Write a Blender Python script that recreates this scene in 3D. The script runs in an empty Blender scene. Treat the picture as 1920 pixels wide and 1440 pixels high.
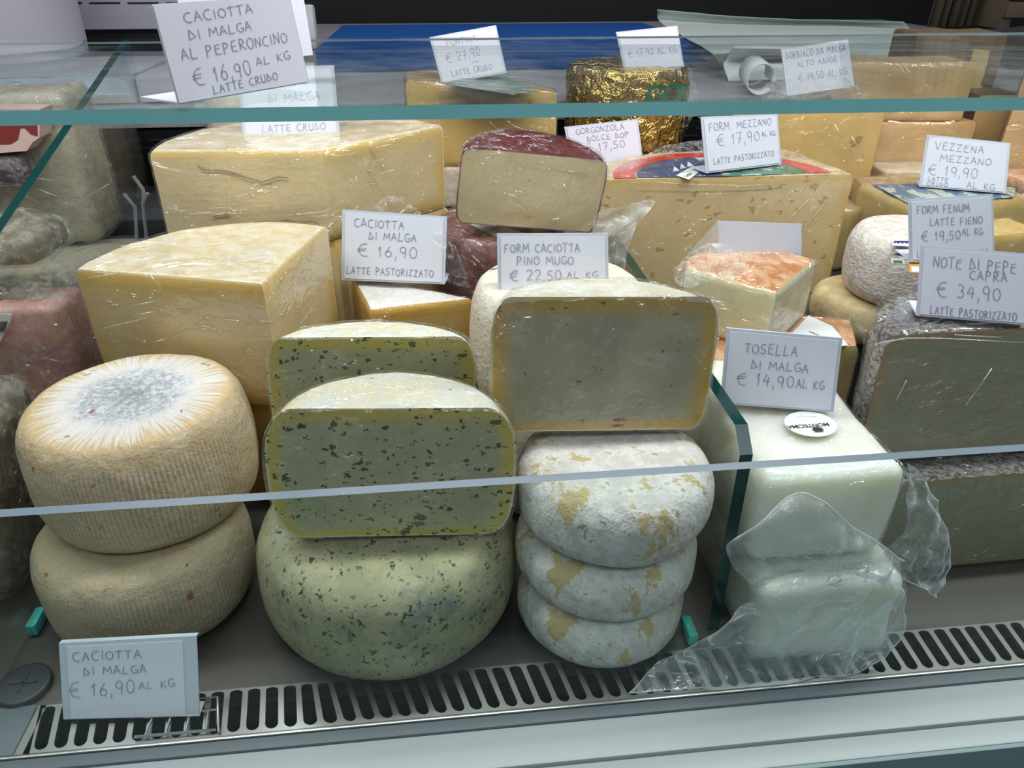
import bpy, bmesh, math, random
from mathutils import Vector, Matrix, noise
random.seed(7)
PI = math.pi
R = math.radians

# ------------------------------------------------------------------ camera, world, lamps, exposure
scene = bpy.context.scene
FPX, PITCH, YAW, CAM_Z = 1400.0, R(30), R(6), 0.48
cam_d = bpy.data.cameras.new('camera')
cam = bpy.data.objects.new('camera', cam_d)
scene.collection.objects.link(cam)
cam.location = (0, 0, CAM_Z)
cam.rotation_euler = (PI / 2 - PITCH, 0, -YAW)
cam_d.sensor_width = 36.0
cam_d.lens = 36.0 * FPX / 1920
cam_d.clip_start = 0.01
scene.camera = cam

world = bpy.data.worlds.new('shop_light')
scene.world = world
world.use_nodes = True
bg = world.node_tree.nodes['Background']
bg.inputs[0].default_value = (0.80, 0.90, 1.0, 1)
bg.inputs[1].default_value = 0.19


def lamp(name, loc, size, power, color, aim=(0, 0, -1)):
    d = bpy.data.lights.new(name, 'AREA')
    d.shape = 'RECTANGLE'
    d.size, d.size_y = size
    d.energy = power
    d.color = color
    o = bpy.data.objects.new(name, d)
    scene.collection.objects.link(o)
    o.location = loc
    o.rotation_euler = Vector(aim).to_track_quat('-Z', 'Y').to_euler()
    return o


lamp('counter_tube_lamp', (0.28, 0.57, 0.86), (2.2, 0.045), 13.2, (1.0, 0.95, 0.94), (0, 0.20, -1))
lamp('front_fill_light', (0.2, -0.9, 2.1), (3.0, 0.5), 15.0, (0.90, 0.97, 1.0), (0, 0.35, -1))  # unseen fill added in front to brighten the rail and front faces
lamp('rear_fill_light', (0.1, 1.75, 2.0), (2.4, 0.3), 16.0, (1.0, 0.96, 1.0))  # unseen fill added to brighten the board and ledge at the back

scene.view_settings.view_transform = 'Standard'
scene.view_settings.look = 'None'
scene.view_settings.gamma = 1.0
scene.view_settings.use_curve_mapping = False
scene.view_settings.exposure = 0.0
scene.cycles.max_bounces = 8
scene.cycles.diffuse_bounces = 3
scene.cycles.glossy_bounces = 3
scene.cycles.transmission_bounces = 6
scene.cycles.transparent_max_bounces = 24
scene.cycles.caustics_reflective = False
scene.cycles.caustics_refractive = False
scene.cycles.sample_clamp_indirect = 4.0

# ------------------------------------------------------------------ measuring: a point of the photograph on a plane of the place
_f0 = Vector((math.sin(YAW), math.cos(YAW), 0))
_r = Vector((math.cos(YAW), -math.sin(YAW), 0))
_fw = _f0 * math.cos(PITCH) - Vector((0, 0, math.sin(PITCH)))
_up = _f0 * math.sin(PITCH) + Vector((0, 0, math.cos(PITCH)))
_C = Vector((0, 0, CAM_Z))


def ray(u, v):
    return _fw + _r * ((u - 960) / FPX) + _up * ((720 - v) / FPX)


def at(u, v, x=None, y=None, z=None):
    d = ray(u, v)
    if y is not None:
        t = y / d.y
    elif z is not None:
        t = (z - CAM_Z) / d.z
    else:
        t = x / d.x
    return _C + d * t


def at_plane(u, v, p, n):
    d = ray(u, v)
    return _C + d * ((p - _C).dot(n) / d.dot(n))


# ------------------------------------------------------------------ objects
LINK = scene.collection.objects.link


def tag(o, label=None, cat=None, group=None, kind=None):
    if label: o['label'] = label
    if cat: o['category'] = cat
    if group: o['group'] = group
    if kind: o['kind'] = kind
    return o


def thing(name, label, cat, loc=(0, 0, 0), group=None):
    o = bpy.data.objects.new(name, None)
    LINK(o)
    o.location = loc
    o.empty_display_size = 0.02
    return tag(o, label, cat, group)


def mesh_obj(name, verts, faces, mats, parent=None, fm=None, smooth=True, attr=None):
    """One mesh object; verts in world coordinates, moved to the parent's (or own) base."""
    if not isinstance(mats, (list, tuple)):
        mats = [mats]
    verts = [Vector(v) for v in verts]
    if parent is not None:
        off = Vector((0, 0, 0))
        p = parent
        while p is not None:
            off += p.location
            p = p.parent
    else:
        lo = [min(v[i] for v in verts) for i in range(3)]
        hi = [max(v[i] for v in verts) for i in range(3)]
        off = Vector(((lo[0] + hi[0]) / 2, (lo[1] + hi[1]) / 2, lo[2]))
    me = bpy.data.meshes.new(name)
    me.from_pydata([v - off for v in verts], [], faces)
    for m in mats:
        me.materials.append(m)
    if fm:
        me.polygons.foreach_set('material_index', fm)
    if attr:
        a = me.attributes.new('rim', 'FLOAT', 'POINT')
        a.data.foreach_set('value', attr)
    me.update()
    if smooth:
        me.polygons.foreach_set('use_smooth', [True] * len(me.polygons))
        try:
            me.set_sharp_from_angle(angle=R(40))
        except Exception:
            pass
    o = bpy.data.objects.new(name, me)
    LINK(o)
    if parent is not None:
        o.parent = parent
    else:
        o.location = off
    return o


def fix_normals(o):
    bm = bmesh.new()
    bm.from_mesh(o.data)
    bmesh.ops.recalc_face_normals(bm, faces=bm.faces)
    bm.to_mesh(o.data)
    bm.free()
    return o


def box_vf(lo, hi, bevel=0.0, seg=2):
    bm = bmesh.new()
    bmesh.ops.create_cube(bm, size=1)
    lo, hi = Vector(lo), Vector(hi)
    for v in bm.verts:
        v.co = Vector(((lo[i] + hi[i]) / 2 + v.co[i] * (hi[i] - lo[i]) for i in range(3)))
    if bevel:
        bmesh.ops.bevel(bm, geom=list(bm.edges), offset=bevel, segments=seg, profile=0.6, affect='EDGES')
    bm.verts.index_update()
    V = [v.co.copy() for v in bm.verts]
    F = [[v.index for v in f.verts] for f in bm.faces]
    bm.free()
    return V, F


def box(name, lo, hi, m, parent=None, bevel=0.0, seg=2):
    V, F = box_vf(lo, hi, bevel, seg)
    return mesh_obj(name, V, F, m, parent)


def join_vf(parts):
    V, F = [], []
    for v, f in parts:
        b = len(V)
        V += list(v)
        F += [[i + b for i in q] for q in f]
    return V, F


def prism_vf(poly, axis_vec):
    """A flat polygon (3D points) swept by a vector into a closed slab."""
    n = len(poly)
    a = Vector(axis_vec)
    V = [Vector(p) for p in poly] + [Vector(p) + a for p in poly]
    F = [list(range(n))[::-1], list(range(n, 2 * n))]
    for i in range(n):
        j = (i + 1) % n
        F.append([i, j, n + j, n + i])
    return V, F


def tube_vf(pts, rad, n=8):
    V, F = [], []
    pts = [Vector(p) for p in pts]
    for i, p in enumerate(pts):
        t = (pts[min(i + 1, len(pts) - 1)] - pts[max(i - 1, 0)]).normalized()
        a = t.orthogonal().normalized()
        if abs(t.x) < 0.9:
            a = (Vector((1, 0, 0)) - t * t.x).normalized()
        b = t.cross(a)
        for k in range(n):
            V.append(p + (a * math.cos(2 * PI * k / n) + b * math.sin(2 * PI * k / n)) * rad)
    for i in range(len(pts) - 1):
        for k in range(n):
            F.append([i * n + k, i * n + (k + 1) % n, (i + 1) * n + (k + 1) % n, (i + 1) * n + k])
    F.append(list(range(n))[::-1])
    F.append(list(range((len(pts) - 1) * n, len(pts) * n)))
    return V, F


def nz(p, s, o=0.0):
    return noise.noise(Vector(p) * s + Vector((o, o * 1.7, o * 0.3)))


# ------------------------------------------------------------------ materials
class Mat:
    def __init__(self, name):
        self.m = bpy.data.materials.new(name)
        self.m.use_nodes = True
        self.t = self.m.node_tree
        self.p = self.t.nodes['Principled BSDF']
        self.out = self.t.nodes['Material Output']

    def n(self, kind, ins=None, **props):
        k = self.t.nodes.new('ShaderNode' + kind)
        for a, b in props.items():
            setattr(k, a, b)
        for a, b in (ins or {}).items():
            self.set(k.inputs[a], b)
        return k

    def set(self, sock, val):
        if hasattr(val, 'is_linked') or hasattr(val, 'links'):
            self.t.links.new(val, sock)
        elif hasattr(val, 'outputs'):
            self.t.links.new(val.outputs[0], sock)
        else:
            if isinstance(val, (tuple, list)) and len(val) == 3 and sock.type == 'RGBA':
                val = (*val, 1)
            sock.default_value = val

    def P(self, **kw):
        for a, b in kw.items():
            self.set(self.p.inputs[a.replace('_', ' ')], b)
        return self

    def coord(self, scale=(1, 1, 1)):
        tc = self.n('TexCoord')
        if scale == (1, 1, 1):
            return tc.outputs['Object']
        return self.n('Mapping', {'Vector': tc.outputs['Object'], 'Scale': scale}).outputs[0]

    def noise(self, scale, vec=None, detail=4, rough=0.55, dist=0.0):
        k = self.n('TexNoise', {'Vector': vec if vec is not None else self.coord(), 'Scale': scale, 'Detail': detail, 'Roughness': rough, 'Distortion': dist})
        return k.outputs[0]

    def ramp(self, fac, stops, interp='LINEAR'):
        k = self.n('ValToRGB', {'Fac': fac})
        cr = k.color_ramp
        cr.interpolation = interp
        while len(cr.elements) < len(stops):
            cr.elements.new(0.5)
        for e, (p, c) in zip(cr.elements, stops):
            e.position = p
            e.color = (*c, 1) if len(c) == 3 else c
        return k.outputs[0]

    def mix(self, fac, a, b, mode='MIX'):
        k = self.n('Mix', data_type='RGBA', blend_type=mode)
        self.set(k.inputs[0], fac)
        self.set(k.inputs[6], a)
        self.set(k.inputs[7], b)
        return k.outputs[2]

    def math(self, op, a, b=0.0, c=0.0, clamp=False):
        k = self.n('Math', operation=op, use_clamp=clamp)
        self.set(k.inputs[0], a)
        self.set(k.inputs[1], b)
        self.set(k.inputs[2], c)
        return k.outputs[0]

    def step(self, x, lo, hi):
        k = self.n('MapRange', {'Value': x, 'From Min': lo, 'From Max': hi}, interpolation_type='SMOOTHSTEP')
        return k.outputs[0]

    def bump(self, h, strength=0.3, dist=0.002, normal=None):
        k = self.n('Bump', {'Height': h, 'Strength': strength, 'Distance': dist})
        if normal is not None:
            self.set(k.inputs['Normal'], normal)
        return k.outputs[0]

    def schlick(self, f0=0.04, normal=None):
        g = self.n('NewGeometry')
        d = self.n('VectorMath', operation='DOT_PRODUCT')
        self.set(d.inputs[0], g.outputs['Incoming'])
        self.set(d.inputs[1], normal if normal is not None else g.outputs['Normal'])
        c = self.math('SUBTRACT', 1.0, self.math('ABSOLUTE', d.outputs['Value']), clamp=True)
        return self.math('MULTIPLY_ADD', self.math('POWER', c, 5.0), 1 - f0, f0, clamp=True)

    def attr(self, name='rim'):
        return self.n('Attribute', attribute_name=name).outputs['Fac']

    def flecks(self, scale, keep, size, stretch=(1, 1, 1), warp=0.6):
        """0..1 mask of scattered ragged flecks."""
        v = self.coord(stretch)
        w = self.n('TexNoise', {'Vector': v, 'Scale': scale * 1.6, 'Detail': 3.0})
        vv = self.n('VectorMath', operation='SCALE')
        self.set(vv.inputs[0], w.outputs['Color'])
        vv.inputs['Scale'].default_value = warp / scale * 3
        add = self.n('VectorMath', operation='ADD')
        self.set(add.inputs[0], v)
        self.set(add.inputs[1], vv.outputs[0])
        vo = self.n('TexVoronoi', {'Vector': add.outputs[0], 'Scale': scale})
        sep = self.n('SeparateColor', {'Color': vo.outputs['Color']})
        on = self.math('GREATER_THAN', sep.outputs[0], 1 - keep)
        rad = self.math('MULTIPLY_ADD', sep.outputs[1], size * 0.75, size * 0.3)
        ins = self.step(self.math('SUBTRACT', rad, vo.outputs['Distance']), -0.01, 0.05)
        return self.math('MULTIPLY', ins, on)


def plain(name, col, rough=0.5, metal=0.0, spec=0.5, var=0.0, vs=40, bump=0.0, bs=200):
    m = Mat(name)
    c = col
    if var:
        c = m.mix(m.noise(vs), tuple(x * (1 - var) for x in col), tuple(min(1, x * (1 + var)) for x in col))
    m.P(Base_Color=c, Roughness=rough, Metallic=metal, Specular_IOR_Level=spec)
    if bump:
        m.P(Normal=m.bump(m.noise(bs), bump, 0.001))
    return m.m


def film_mat(name, milky=0.03, gloss=1.0, wr=60, strength=0.6, stretch=(1, 1, 1), rough=0.07, tint=(1, 1, 1), alpha_var=True, slant=0.0, base=0.0, cap=0.22):
    m = Mat(name)
    v = m.coord(stretch)
    w = m.noise(wr, v, 3, 0.6, 1.2)
    w2 = m.noise(wr * 4, v, 2, 0.5, 0.6)
    h = m.math('ADD', m.math('MULTIPLY', w, 0.5), m.math('ADD', m.math('MULTIPLY', w2, 0.12), m.math('MULTIPLY', m.step(w, 0.56, 0.66), 0.5)))
    nb = m.bump(h, strength, 0.007)
    tr = m.n('BsdfTransparent', {'Color': tint})
    gl = m.n('BsdfGlossy', {'Color': (1, 1, 1), 'Roughness': rough, 'Normal': nb})
    df = m.n('BsdfDiffuse', {'Color': (0.92, 0.95, 0.98)})
    ff = m.math('MINIMUM', m.math('MULTIPLY', m.schlick(0.04), gloss), cap)
    sl = m.schlick(0.0, nb)
    mk = m.math('MULTIPLY', m.step(w, 0.35, 0.8), milky * 2) if alpha_var else milky
    if base:
        mk = m.math('ADD', mk, base)
    if slant:
        mk = m.math('ADD', mk, m.math('MULTIPLY', sl, slant), clamp=True)
    a = m.n('MixShader', {0: mk, 1: tr.outputs[0], 2: df.outputs[0]})
    b = m.n('MixShader', {0: ff, 1: a.outputs[0], 2: gl.outputs[0]})
    m.set(m.out.inputs[0], b.outputs[0])
    m.t.nodes.remove(m.p)
    return m.m


def glass_mat(name, tint=(0.94, 0.985, 0.97), rough=0.0, gloss=1.0, haze=0.0):
    m = Mat(name)
    tr = m.n('BsdfTransparent', {'Color': tint})
    gl = m.n('BsdfGlossy', {'Color': (1, 1, 1), 'Roughness': rough})
    a = tr.outputs[0]
    if haze:
        df = m.n('BsdfDiffuse', {'Color': (0.85, 0.95, 0.95)})
        hz = m.math('MULTIPLY', m.step(m.noise(9, None, 5, 0.7), 0.4, 0.75), haze)
        a = m.n('MixShader', {0: hz, 1: a, 2: df.outputs[0]}).outputs[0]
    b = m.n('MixShader', {0: m.math('MULTIPLY', m.schlick(0.04), gloss), 1: a, 2: gl.outputs[0]})
    m.set(m.out.inputs[0], b.outputs[0])
    m.t.nodes.remove(m.p)
    return m.m


def paste_mat(name, mid, rim, rim_at=(0.72, 0.97), flecks=(), rough=0.38, holes=0.0, hole_col=(0.35, 0.22, 0.07), hole_scale=60, mottled=0.08, edge=None, sss=0.0, cloud=None):
    """Cut cheese: its middle, the darker band under the rind, herb or pepper flecks, eyes."""
    m = Mat(name)
    r = m.attr()
    warp = m.math('MULTIPLY_ADD', m.math('SUBTRACT', m.noise(30), 0.5), 0.12, r)
    big = m.noise(22, None, 3)
    base = m.mix(m.step(big, 0.35, 0.7), tuple(c * (1 - mottled) for c in mid), tuple(min(1, c * (1 + mottled)) for c in mid))
    base = m.mix(m.math('MULTIPLY', m.step(m.noise(330, None, 2), 0.5, 0.7), 0.25), base, tuple(c * 0.78 for c in mid))
    if cloud:
        base = m.mix(m.math('MULTIPLY', m.step(m.noise(14, None, 2), 0.45, 0.65), 0.6), base, cloud)
    col = m.mix(m.step(warp, *rim_at), base, rim)
    if edge:
        col = m.mix(m.step(r, 0.955, 0.985), col, edge)
    for (sc, keep, size, c, st) in flecks:
        col = m.mix(m.math('MULTIPLY', m.flecks(sc, keep, size, st), 0.92), col, c)
    nb = m.noise(160, None, 3)
    hb = nb
    if holes:
        hm = m.flecks(hole_scale, holes, 0.30, (1, 1, 1.5), 0.5)
        col = m.mix(m.math('MULTIPLY', hm, 0.8), col, hole_col)
        hb = m.math('SUBTRACT', m.math('MULTIPLY', nb, 0.25), hm)
    m.P(Base_Color=col, Roughness=rough, Specular_IOR_Level=0.35, Normal=m.bump(hb, 0.25, 0.002))
    if sss:
        m.P(Subsurface_Weight=sss, Subsurface_Radius=(0.012, 0.009, 0.005), Subsurface_Scale=0.6)
    return m.m


def rind_mat(name, a, b, c=None, scale=70, flecks=(), rough=0.6, bump=0.5, bs=220, thr=(0.4, 0.6), cthr=(0.55, 0.68), cscale=None, stretch=(1, 1, 1), sss=0.0):
    m = Mat(name)
    v = m.coord(stretch)
    n1 = m.noise(scale, v, 5, 0.65)
    col = m.mix(m.step(n1, *thr), a, b)
    if c:
        col = m.mix(m.step(m.noise(cscale or scale * 0.35, v, 6, 0.68), *cthr), col, c)
    for (sc, keep, size, fc, st) in flecks:
        col = m.mix(m.math('MULTIPLY', m.flecks(sc, keep, size, st), 0.9), col, fc)
    hb = m.math('ADD', m.noise(bs, v, 4, 0.6), m.math('MULTIPLY', n1, 0.8))
    m.P(Base_Color=col, Roughness=rough, Specular_IOR_Level=0.3, Normal=m.bump(hb, bump, 0.003))
    if sss:
        m.P(Subsurface_Weight=sss, Subsurface_Radius=(0.02, 0.018, 0.012), Subsurface_Scale=1.1)
    return m.m


M = {}
M['steel'] = plain('brushed_steel', (0.52, 0.51, 0.50), 0.34, 1.0, var=0.08)
M['steel_dark'] = plain('dull_steel', (0.17, 0.155, 0.14), 0.40, 0.7, var=0.10, vs=8)
M['rail_gray'] = plain('grey_gasket', (0.15, 0.18, 0.20), 0.5)
M['rail_white'] = plain('pale_painted_rail', (0.41, 0.475, 0.475), 0.38, var=0.02)
M['panel_teal'] = plain('grey_green_panel', (0.20, 0.30, 0.31), 0.4)
M['black'] = plain('black', (0.008, 0.009, 0.010), 0.6)
M['void'] = plain('dark_duct', (0.006, 0.007, 0.008), 0.8, 0, 0.1)
M['dark_gray'] = plain('dark_grey_metal', (0.045, 0.048, 0.055), 0.45, var=0.3, vs=30)
M['glass'] = glass_mat('clear_glass', (0.945, 0.985, 0.975), gloss=0.22)
M['shelf_glass'] = glass_mat('shelf_glass', (0.93, 0.975, 0.97), gloss=0.45, haze=0.06)
M['divider_glass'] = glass_mat('divider_glass', (0.93, 0.955, 0.94))
M['edge_teal'] = plain('teal_glass_edge', (0.32, 0.85, 0.86), 0.10, var=0.30, vs=7)
M['edge_pale'] = plain('pale_glass_edge', (0.15, 0.21, 0.25), 0.25)
M['edge_green'] = plain('dark_green_glass_edge', (0.003, 0.040, 0.036), 0.15)
M['cyan'] = plain('cyan_glass_edge', (0.12, 0.70, 0.62), 0.2)
M['wrap'] = film_mat('cling_film', 0.03, 1.6, 45, 0.7, (1, 1, 1), 0.06)
M['wrap_streak'] = film_mat('stretched_cling_film', 0.012, 1.9, 26, 0.7, (0.55, 0.8, 1.9), 0.05)
M['wrap_crinkle'] = film_mat('crinkled_cling_film', 0.12, 1.7, 90, 1.0, (1, 1, 1), 0.07)
M['bag'] = film_mat('polythene_bag', 0.22, 1.6, 26, 0.9, (1, 1, 1), 0.12, (0.96, 0.985, 0.98), slant=1.2, base=0.10)
M['fold'] = film_mat('cling_film_fold', 0.10, 8.0, 30, 0.2, (1, 1, 1), 0.16, alpha_var=False, cap=0.5)  # whitish, extra glossy film for the drawn highlight streaks
M['bag_edge'] = film_mat('polythene_bag_edge', 0.55, 1.5, 10, 0.1, (1, 1, 1), 0.12, alpha_var=False)
M['holder'] = film_mat('clear_card_holder', 0.30, 1.2, 8, 0.03, (1, 1, 1), 0.12, alpha_var=False)
M['holder_white'] = plain('frosted_plastic_holder', (0.66, 0.70, 0.80), 0.3)
M['paper'] = plain('white_card', (0.82, 0.83, 0.93), 0.45)
M['paper_white'] = plain('white_paper', (0.80, 0.82, 0.83), 0.6, var=0.03)
M['ink'] = plain('violet_grey_ink', (0.34, 0.33, 0.47), 0.6)
M['ink_faint'] = plain('faded_violet_ink', (0.50, 0.50, 0.63), 0.6)
M['ink_black'] = plain('black_print', (0.03, 0.03, 0.035), 0.6)
M['ink_green'] = plain('green_print', (0.01, 0.16, 0.10), 0.4)
M['blue'] = plain('blue_plastic', (0.004, 0.085, 0.34), 0.42, var=0.12, vs=10)
M['white_plastic'] = plain('pale_lilac_plastic', (0.50, 0.50, 0.56), 0.5)
M['speckle'] = rind_mat('speckled_grey_ledge', (0.24, 0.24, 0.26), (0.34, 0.34, 0.36), scale=300, bump=0.1)
M['brown'] = plain('brown_cloth', (0.10, 0.065, 0.03), 0.8, var=0.3)
M['tan'] = plain('tan_cloth', (0.16, 0.125, 0.085), 0.8, var=0.3)
M['wire'] = plain('grey_coated_wire', (0.40, 0.42, 0.46), 0.4)

HERB = (0.035, 0.05, 0.025)
M['herb_face'] = paste_mat('herb_cheese_cut_face', (0.48, 0.485, 0.30), (0.64, 0.53, 0.11), (0.66, 0.97), [(165, 0.45, 0.40, HERB, (1, 1, 1.2)), (110, 0.28, 0.38, (0.05, 0.065, 0.03), (1, 1, 1.5)), (52, 0.22, 0.32, (0.09, 0.10, 0.05), (1, 1, 1.7))], edge=(0.72, 0.72, 0.45))
M['herb_rind'] = rind_mat('herb_cheese_rind', (0.37, 0.365, 0.225), (0.48, 0.45, 0.28), (0.23, 0.26, 0.23), 34, [(220, 0.50, 0.38, (0.15, 0.165, 0.12), (1, 1, 1)), (140, 0.42, 0.36, HERB, (1, 1, 1)), (95, 0.25, 0.30, (0.09, 0.11, 0.07), (1, 1, 1)), (40, 0.10, 0.25, (0.20, 0.23, 0.20), (1, 1, 1))], 0.45, 0.25)
M['herb_top'] = rind_mat('herb_cheese_pale_top', (0.74, 0.74, 0.66), (0.80, 0.73, 0.52), None, 40, [(90, 0.2, 0.25, (0.15, 0.16, 0.14), (1, 1, 1))], 0.5, 0.4)
M['pepper_face'] = paste_mat('chilli_cheese_cut_face', (0.40, 0.385, 0.25), (0.58, 0.37, 0.065), (0.60, 0.97), [(56, 0.26, 0.24, (0.42, 0.10, 0.02), (1, 1, 2.0)), (70, 0.20, 0.28, (0.13, 0.10, 0.06), (1, 1, 1.6))], edge=(0.68, 0.60, 0.36), cloud=(0.53, 0.52, 0.36))
M['pepper_rind'] = rind_mat('chilli_cheese_rind', (0.70, 0.66, 0.48), (0.78, 0.76, 0.66), None, 40, [(60, 0.06, 0.2, (0.3, 0.12, 0.04), (1, 1, 1))], 0.45, 0.35)
M['alp_face'] = paste_mat('mountain_cheese_cut_face', (0.72, 0.545, 0.27), (0.76, 0.46, 0.10), (0.45, 1.0), mottled=0.05, edge=(0.82, 0.66, 0.34))
M['alp_rind'] = rind_mat('mountain_cheese_rind', (0.78, 0.62, 0.36), (0.86, 0.76, 0.58), (0.80, 0.74, 0.66), 60, bump=0.35, cthr=(0.5, 0.7))
M['mild_face'] = paste_mat('mild_cheese_cut_face', (0.80, 0.63, 0.36), (0.80, 0.53, 0.18), (0.72, 1.0), mottled=0.05, edge=(0.86, 0.72, 0.42))
M['pale_face'] = paste_mat('pale_cheese_cut_face', (0.82, 0.65, 0.35), (0.80, 0.53, 0.16), (0.5, 1.0), mottled=0.04, edge=(0.88, 0.74, 0.42))
M['pale_rind'] = rind_mat('pale_cheese_rind', (0.62, 0.50, 0.32), (0.74, 0.66, 0.50), None, 50, bump=0.35)
M['malga_face'] = paste_mat('malga_cheese_cut_face', (0.68, 0.44, 0.13), (0.68, 0.38, 0.06), (0.5, 1.0), mottled=0.06)
M['malga_rind'] = rind_mat('white_dusted_rind', (0.86, 0.80, 0.72), (0.92, 0.89, 0.86), (0.74, 0.66, 0.55), 120, bump=0.6, cthr=(0.6, 0.75))
M['eye_face'] = paste_mat('holed_cheese_cut_face', (0.80, 0.60, 0.31), (0.76, 0.51, 0.19), (0.80, 1.0), holes=0.60, hole_scale=56, hole_col=(0.50, 0.33, 0.11), mottled=0.05)
M['eye_rind'] = rind_mat('holed_cheese_rind', (0.56, 0.42, 0.22), (0.68, 0.56, 0.36), None, 50, bump=0.3)
M['wine_face'] = paste_mat('wine_cheese_cut_face', (0.76, 0.61, 0.36), (0.70, 0.54, 0.40), (0.90, 1.0), holes=0.10, hole_scale=70, hole_col=(0.62, 0.46, 0.26), mottled=0.06, edge=(0.22, 0.08, 0.13))
M['wine_rind'] = rind_mat('wine_soaked_rind', (0.10, 0.014, 0.018), (0.17, 0.036, 0.034), (0.07, 0.014, 0.022), 60, rough=0.4, bump=0.5)
M['wine_side'] = rind_mat('dark_wine_rind', (0.12, 0.035, 0.035), (0.20, 0.065, 0.06), (0.24, 0.12, 0.12), 45, rough=0.45, bump=0.4)
M['smear_face'] = paste_mat('washed_rind_cheese_cut_face', (0.80, 0.72, 0.45), (0.74, 0.60, 0.30), (0.85, 1.0), mottled=0.05)
M['smear_side'] = paste_mat('washed_rind_cheese_side', (0.72, 0.66, 0.44), (0.70, 0.58, 0.34), (0.85, 1.0), mottled=0.06)
M['smear_rind'] = rind_mat('orange_washed_rind', (0.62, 0.25, 0.09), (0.80, 0.48, 0.26), (0.84, 0.68, 0.52), 75, rough=0.4, bump=0.5, stretch=(1, 0.6, 1))
M['straw_face'] = paste_mat('straw_cheese_cut_face', (0.68, 0.48, 0.17), (0.68, 0.42, 0.11), (0.8, 1.0), mottled=0.07, holes=0.05, hole_scale=40)
M['olive_face'] = paste_mat('olive_cheese_cut_face', (0.62, 0.46, 0.20), (0.60, 0.47, 0.20), (0.8, 1.0), mottled=0.08)
M['brown_rind'] = rind_mat('brown_rind', (0.40, 0.27, 0.13), (0.52, 0.38, 0.20), None, 60, bump=0.3)
M['grana_face'] = paste_mat('grana_cut_face', (0.66, 0.45, 0.21), (0.62, 0.39, 0.15), (0.8, 1.0), mottled=0.10)
M['grana_dark'] = rind_mat('dark_grana_rind', (0.13, 0.09, 0.05), (0.18, 0.13, 0.08), None, 50, bump=0.25)
M['pino_rind'] = rind_mat('speckled_white_rind', (0.80, 0.71, 0.56), (0.86, 0.79, 0.67), (0.48, 0.40, 0.28), 150, [(70, 0.05, 0.25, (0.08, 0.07, 0.05), (1, 1, 0.5))], bump=0.7, cthr=(0.60, 0.68), cscale=260)
M['stone_rind'] = rind_mat('stony_white_rind', (0.74, 0.64, 0.55), (0.86, 0.81, 0.77), (0.42, 0.34, 0.27), 110, bump=0.8, cthr=(0.60, 0.72), cscale=160, stretch=(1, 1, 1.4))
M['beige_rind'] = rind_mat('waxy_beige_rind', (0.60, 0.46, 0.22), (0.72, 0.58, 0.34), None, 40, rough=0.4, bump=0.3)
M['bloom'] = rind_mat('white_bloom_rind', (0.66, 0.63, 0.58), (0.80, 0.78, 0.75), (0.58, 0.46, 0.25), 70, [(140, 0.16, 0.32, (0.42, 0.34, 0.24), (1, 1, 0.8)), (60, 0.05, 0.2, (0.36, 0.27, 0.15), (1.4, 1.4, 0.5))], rough=0.8, bump=0.9, bs=150, cthr=(0.545, 0.60), cscale=34, stretch=(1, 1, 0.6))
M['fresh'] = rind_mat('fresh_white_cheese', (0.86, 0.86, 0.73), (0.90, 0.90, 0.80), None, 25, rough=0.30, bump=0.16, bs=60, sss=1.0)
M['pepper_crust'] = rind_mat('pepper_crusted_rind', (0.07, 0.055, 0.05), (0.30, 0.265, 0.25), (0.03, 0.025, 0.025), 230, rough=0.5, bump=0.8, cthr=(0.55, 0.65), cscale=300, thr=(0.42, 0.55))
M['capra_face'] = paste_mat('goat_cheese_cut_face', (0.36, 0.345, 0.22), (0.42, 0.29, 0.14), (0.80, 1.0), [(26, 0.10, 0.16, (0.14, 0.12, 0.06), (1, 1, 1.8))], mottled=0.07, cloud=(0.37, 0.38, 0.28))
M['old_meat'] = rind_mat('pale_cured_meat', (0.42, 0.36, 0.26), (0.52, 0.46, 0.34), (0.55, 0.41, 0.33), 20, [(26, 0.16, 0.2, (0.22, 0.14, 0.06), (1, 1, 2))], rough=0.45, bump=0.3, stretch=(0.6, 1, 1.6))
M['brown_meat'] = rind_mat('brown_cured_meat', (0.15, 0.11, 0.08), (0.26, 0.20, 0.15), (0.09, 0.07, 0.05), 18, rough=0.4, bump=0.3)
M['ham_pink'] = rind_mat('pink_ham', (0.74, 0.33, 0.30), (0.82, 0.42, 0.38), None, 40, rough=0.35, bump=0.2)
M['ham_red'] = plain('dark_red_ham', (0.24, 0.035, 0.03), 0.4, var=0.3, vs=30)
M['fat'] = plain('pale_fat', (0.74, 0.50, 0.46), 0.4, var=0.1)
M['purple'] = plain('dark_purple_meat', (0.07, 0.03, 0.04), 0.35, var=0.4, vs=40)
M['red_print'] = rind_mat('red_printed_label', (0.55, 0.035, 0.03), (0.62, 0.06, 0.05), None, 60, bump=0.05, rough=0.4)
M['green_label'] = rind_mat('green_and_white_label', (0.02, 0.17, 0.10), (0.03, 0.22, 0.14), (0.62, 0.68, 0.66), 30, bump=0.05, rough=0.4, cthr=(0.52, 0.58), cscale=38)
M['navy_label'] = rind_mat('navy_label', (0.03, 0.06, 0.16), (0.07, 0.11, 0.24), None, 40, bump=0.05, rough=0.4)
M['blue_label'] = rind_mat('blue_and_cream_label', (0.07, 0.13, 0.22), (0.12, 0.19, 0.28), (0.46, 0.50, 0.38), 14, bump=0.05, rough=0.35, cthr=(0.50, 0.54), cscale=20, stretch=(2, 0.6, 1))
M['grey_label'] = rind_mat('grey_green_paper_label', (0.12, 0.17, 0.15), (0.20, 0.25, 0.22), (0.52, 0.55, 0.52), 40, bump=0.05, rough=0.45, cthr=(0.56, 0.60), cscale=60, stretch=(0.5, 2, 1))
M['amber_print'] = plain('amber_print', (0.62, 0.34, 0.06), 0.5)
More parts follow.
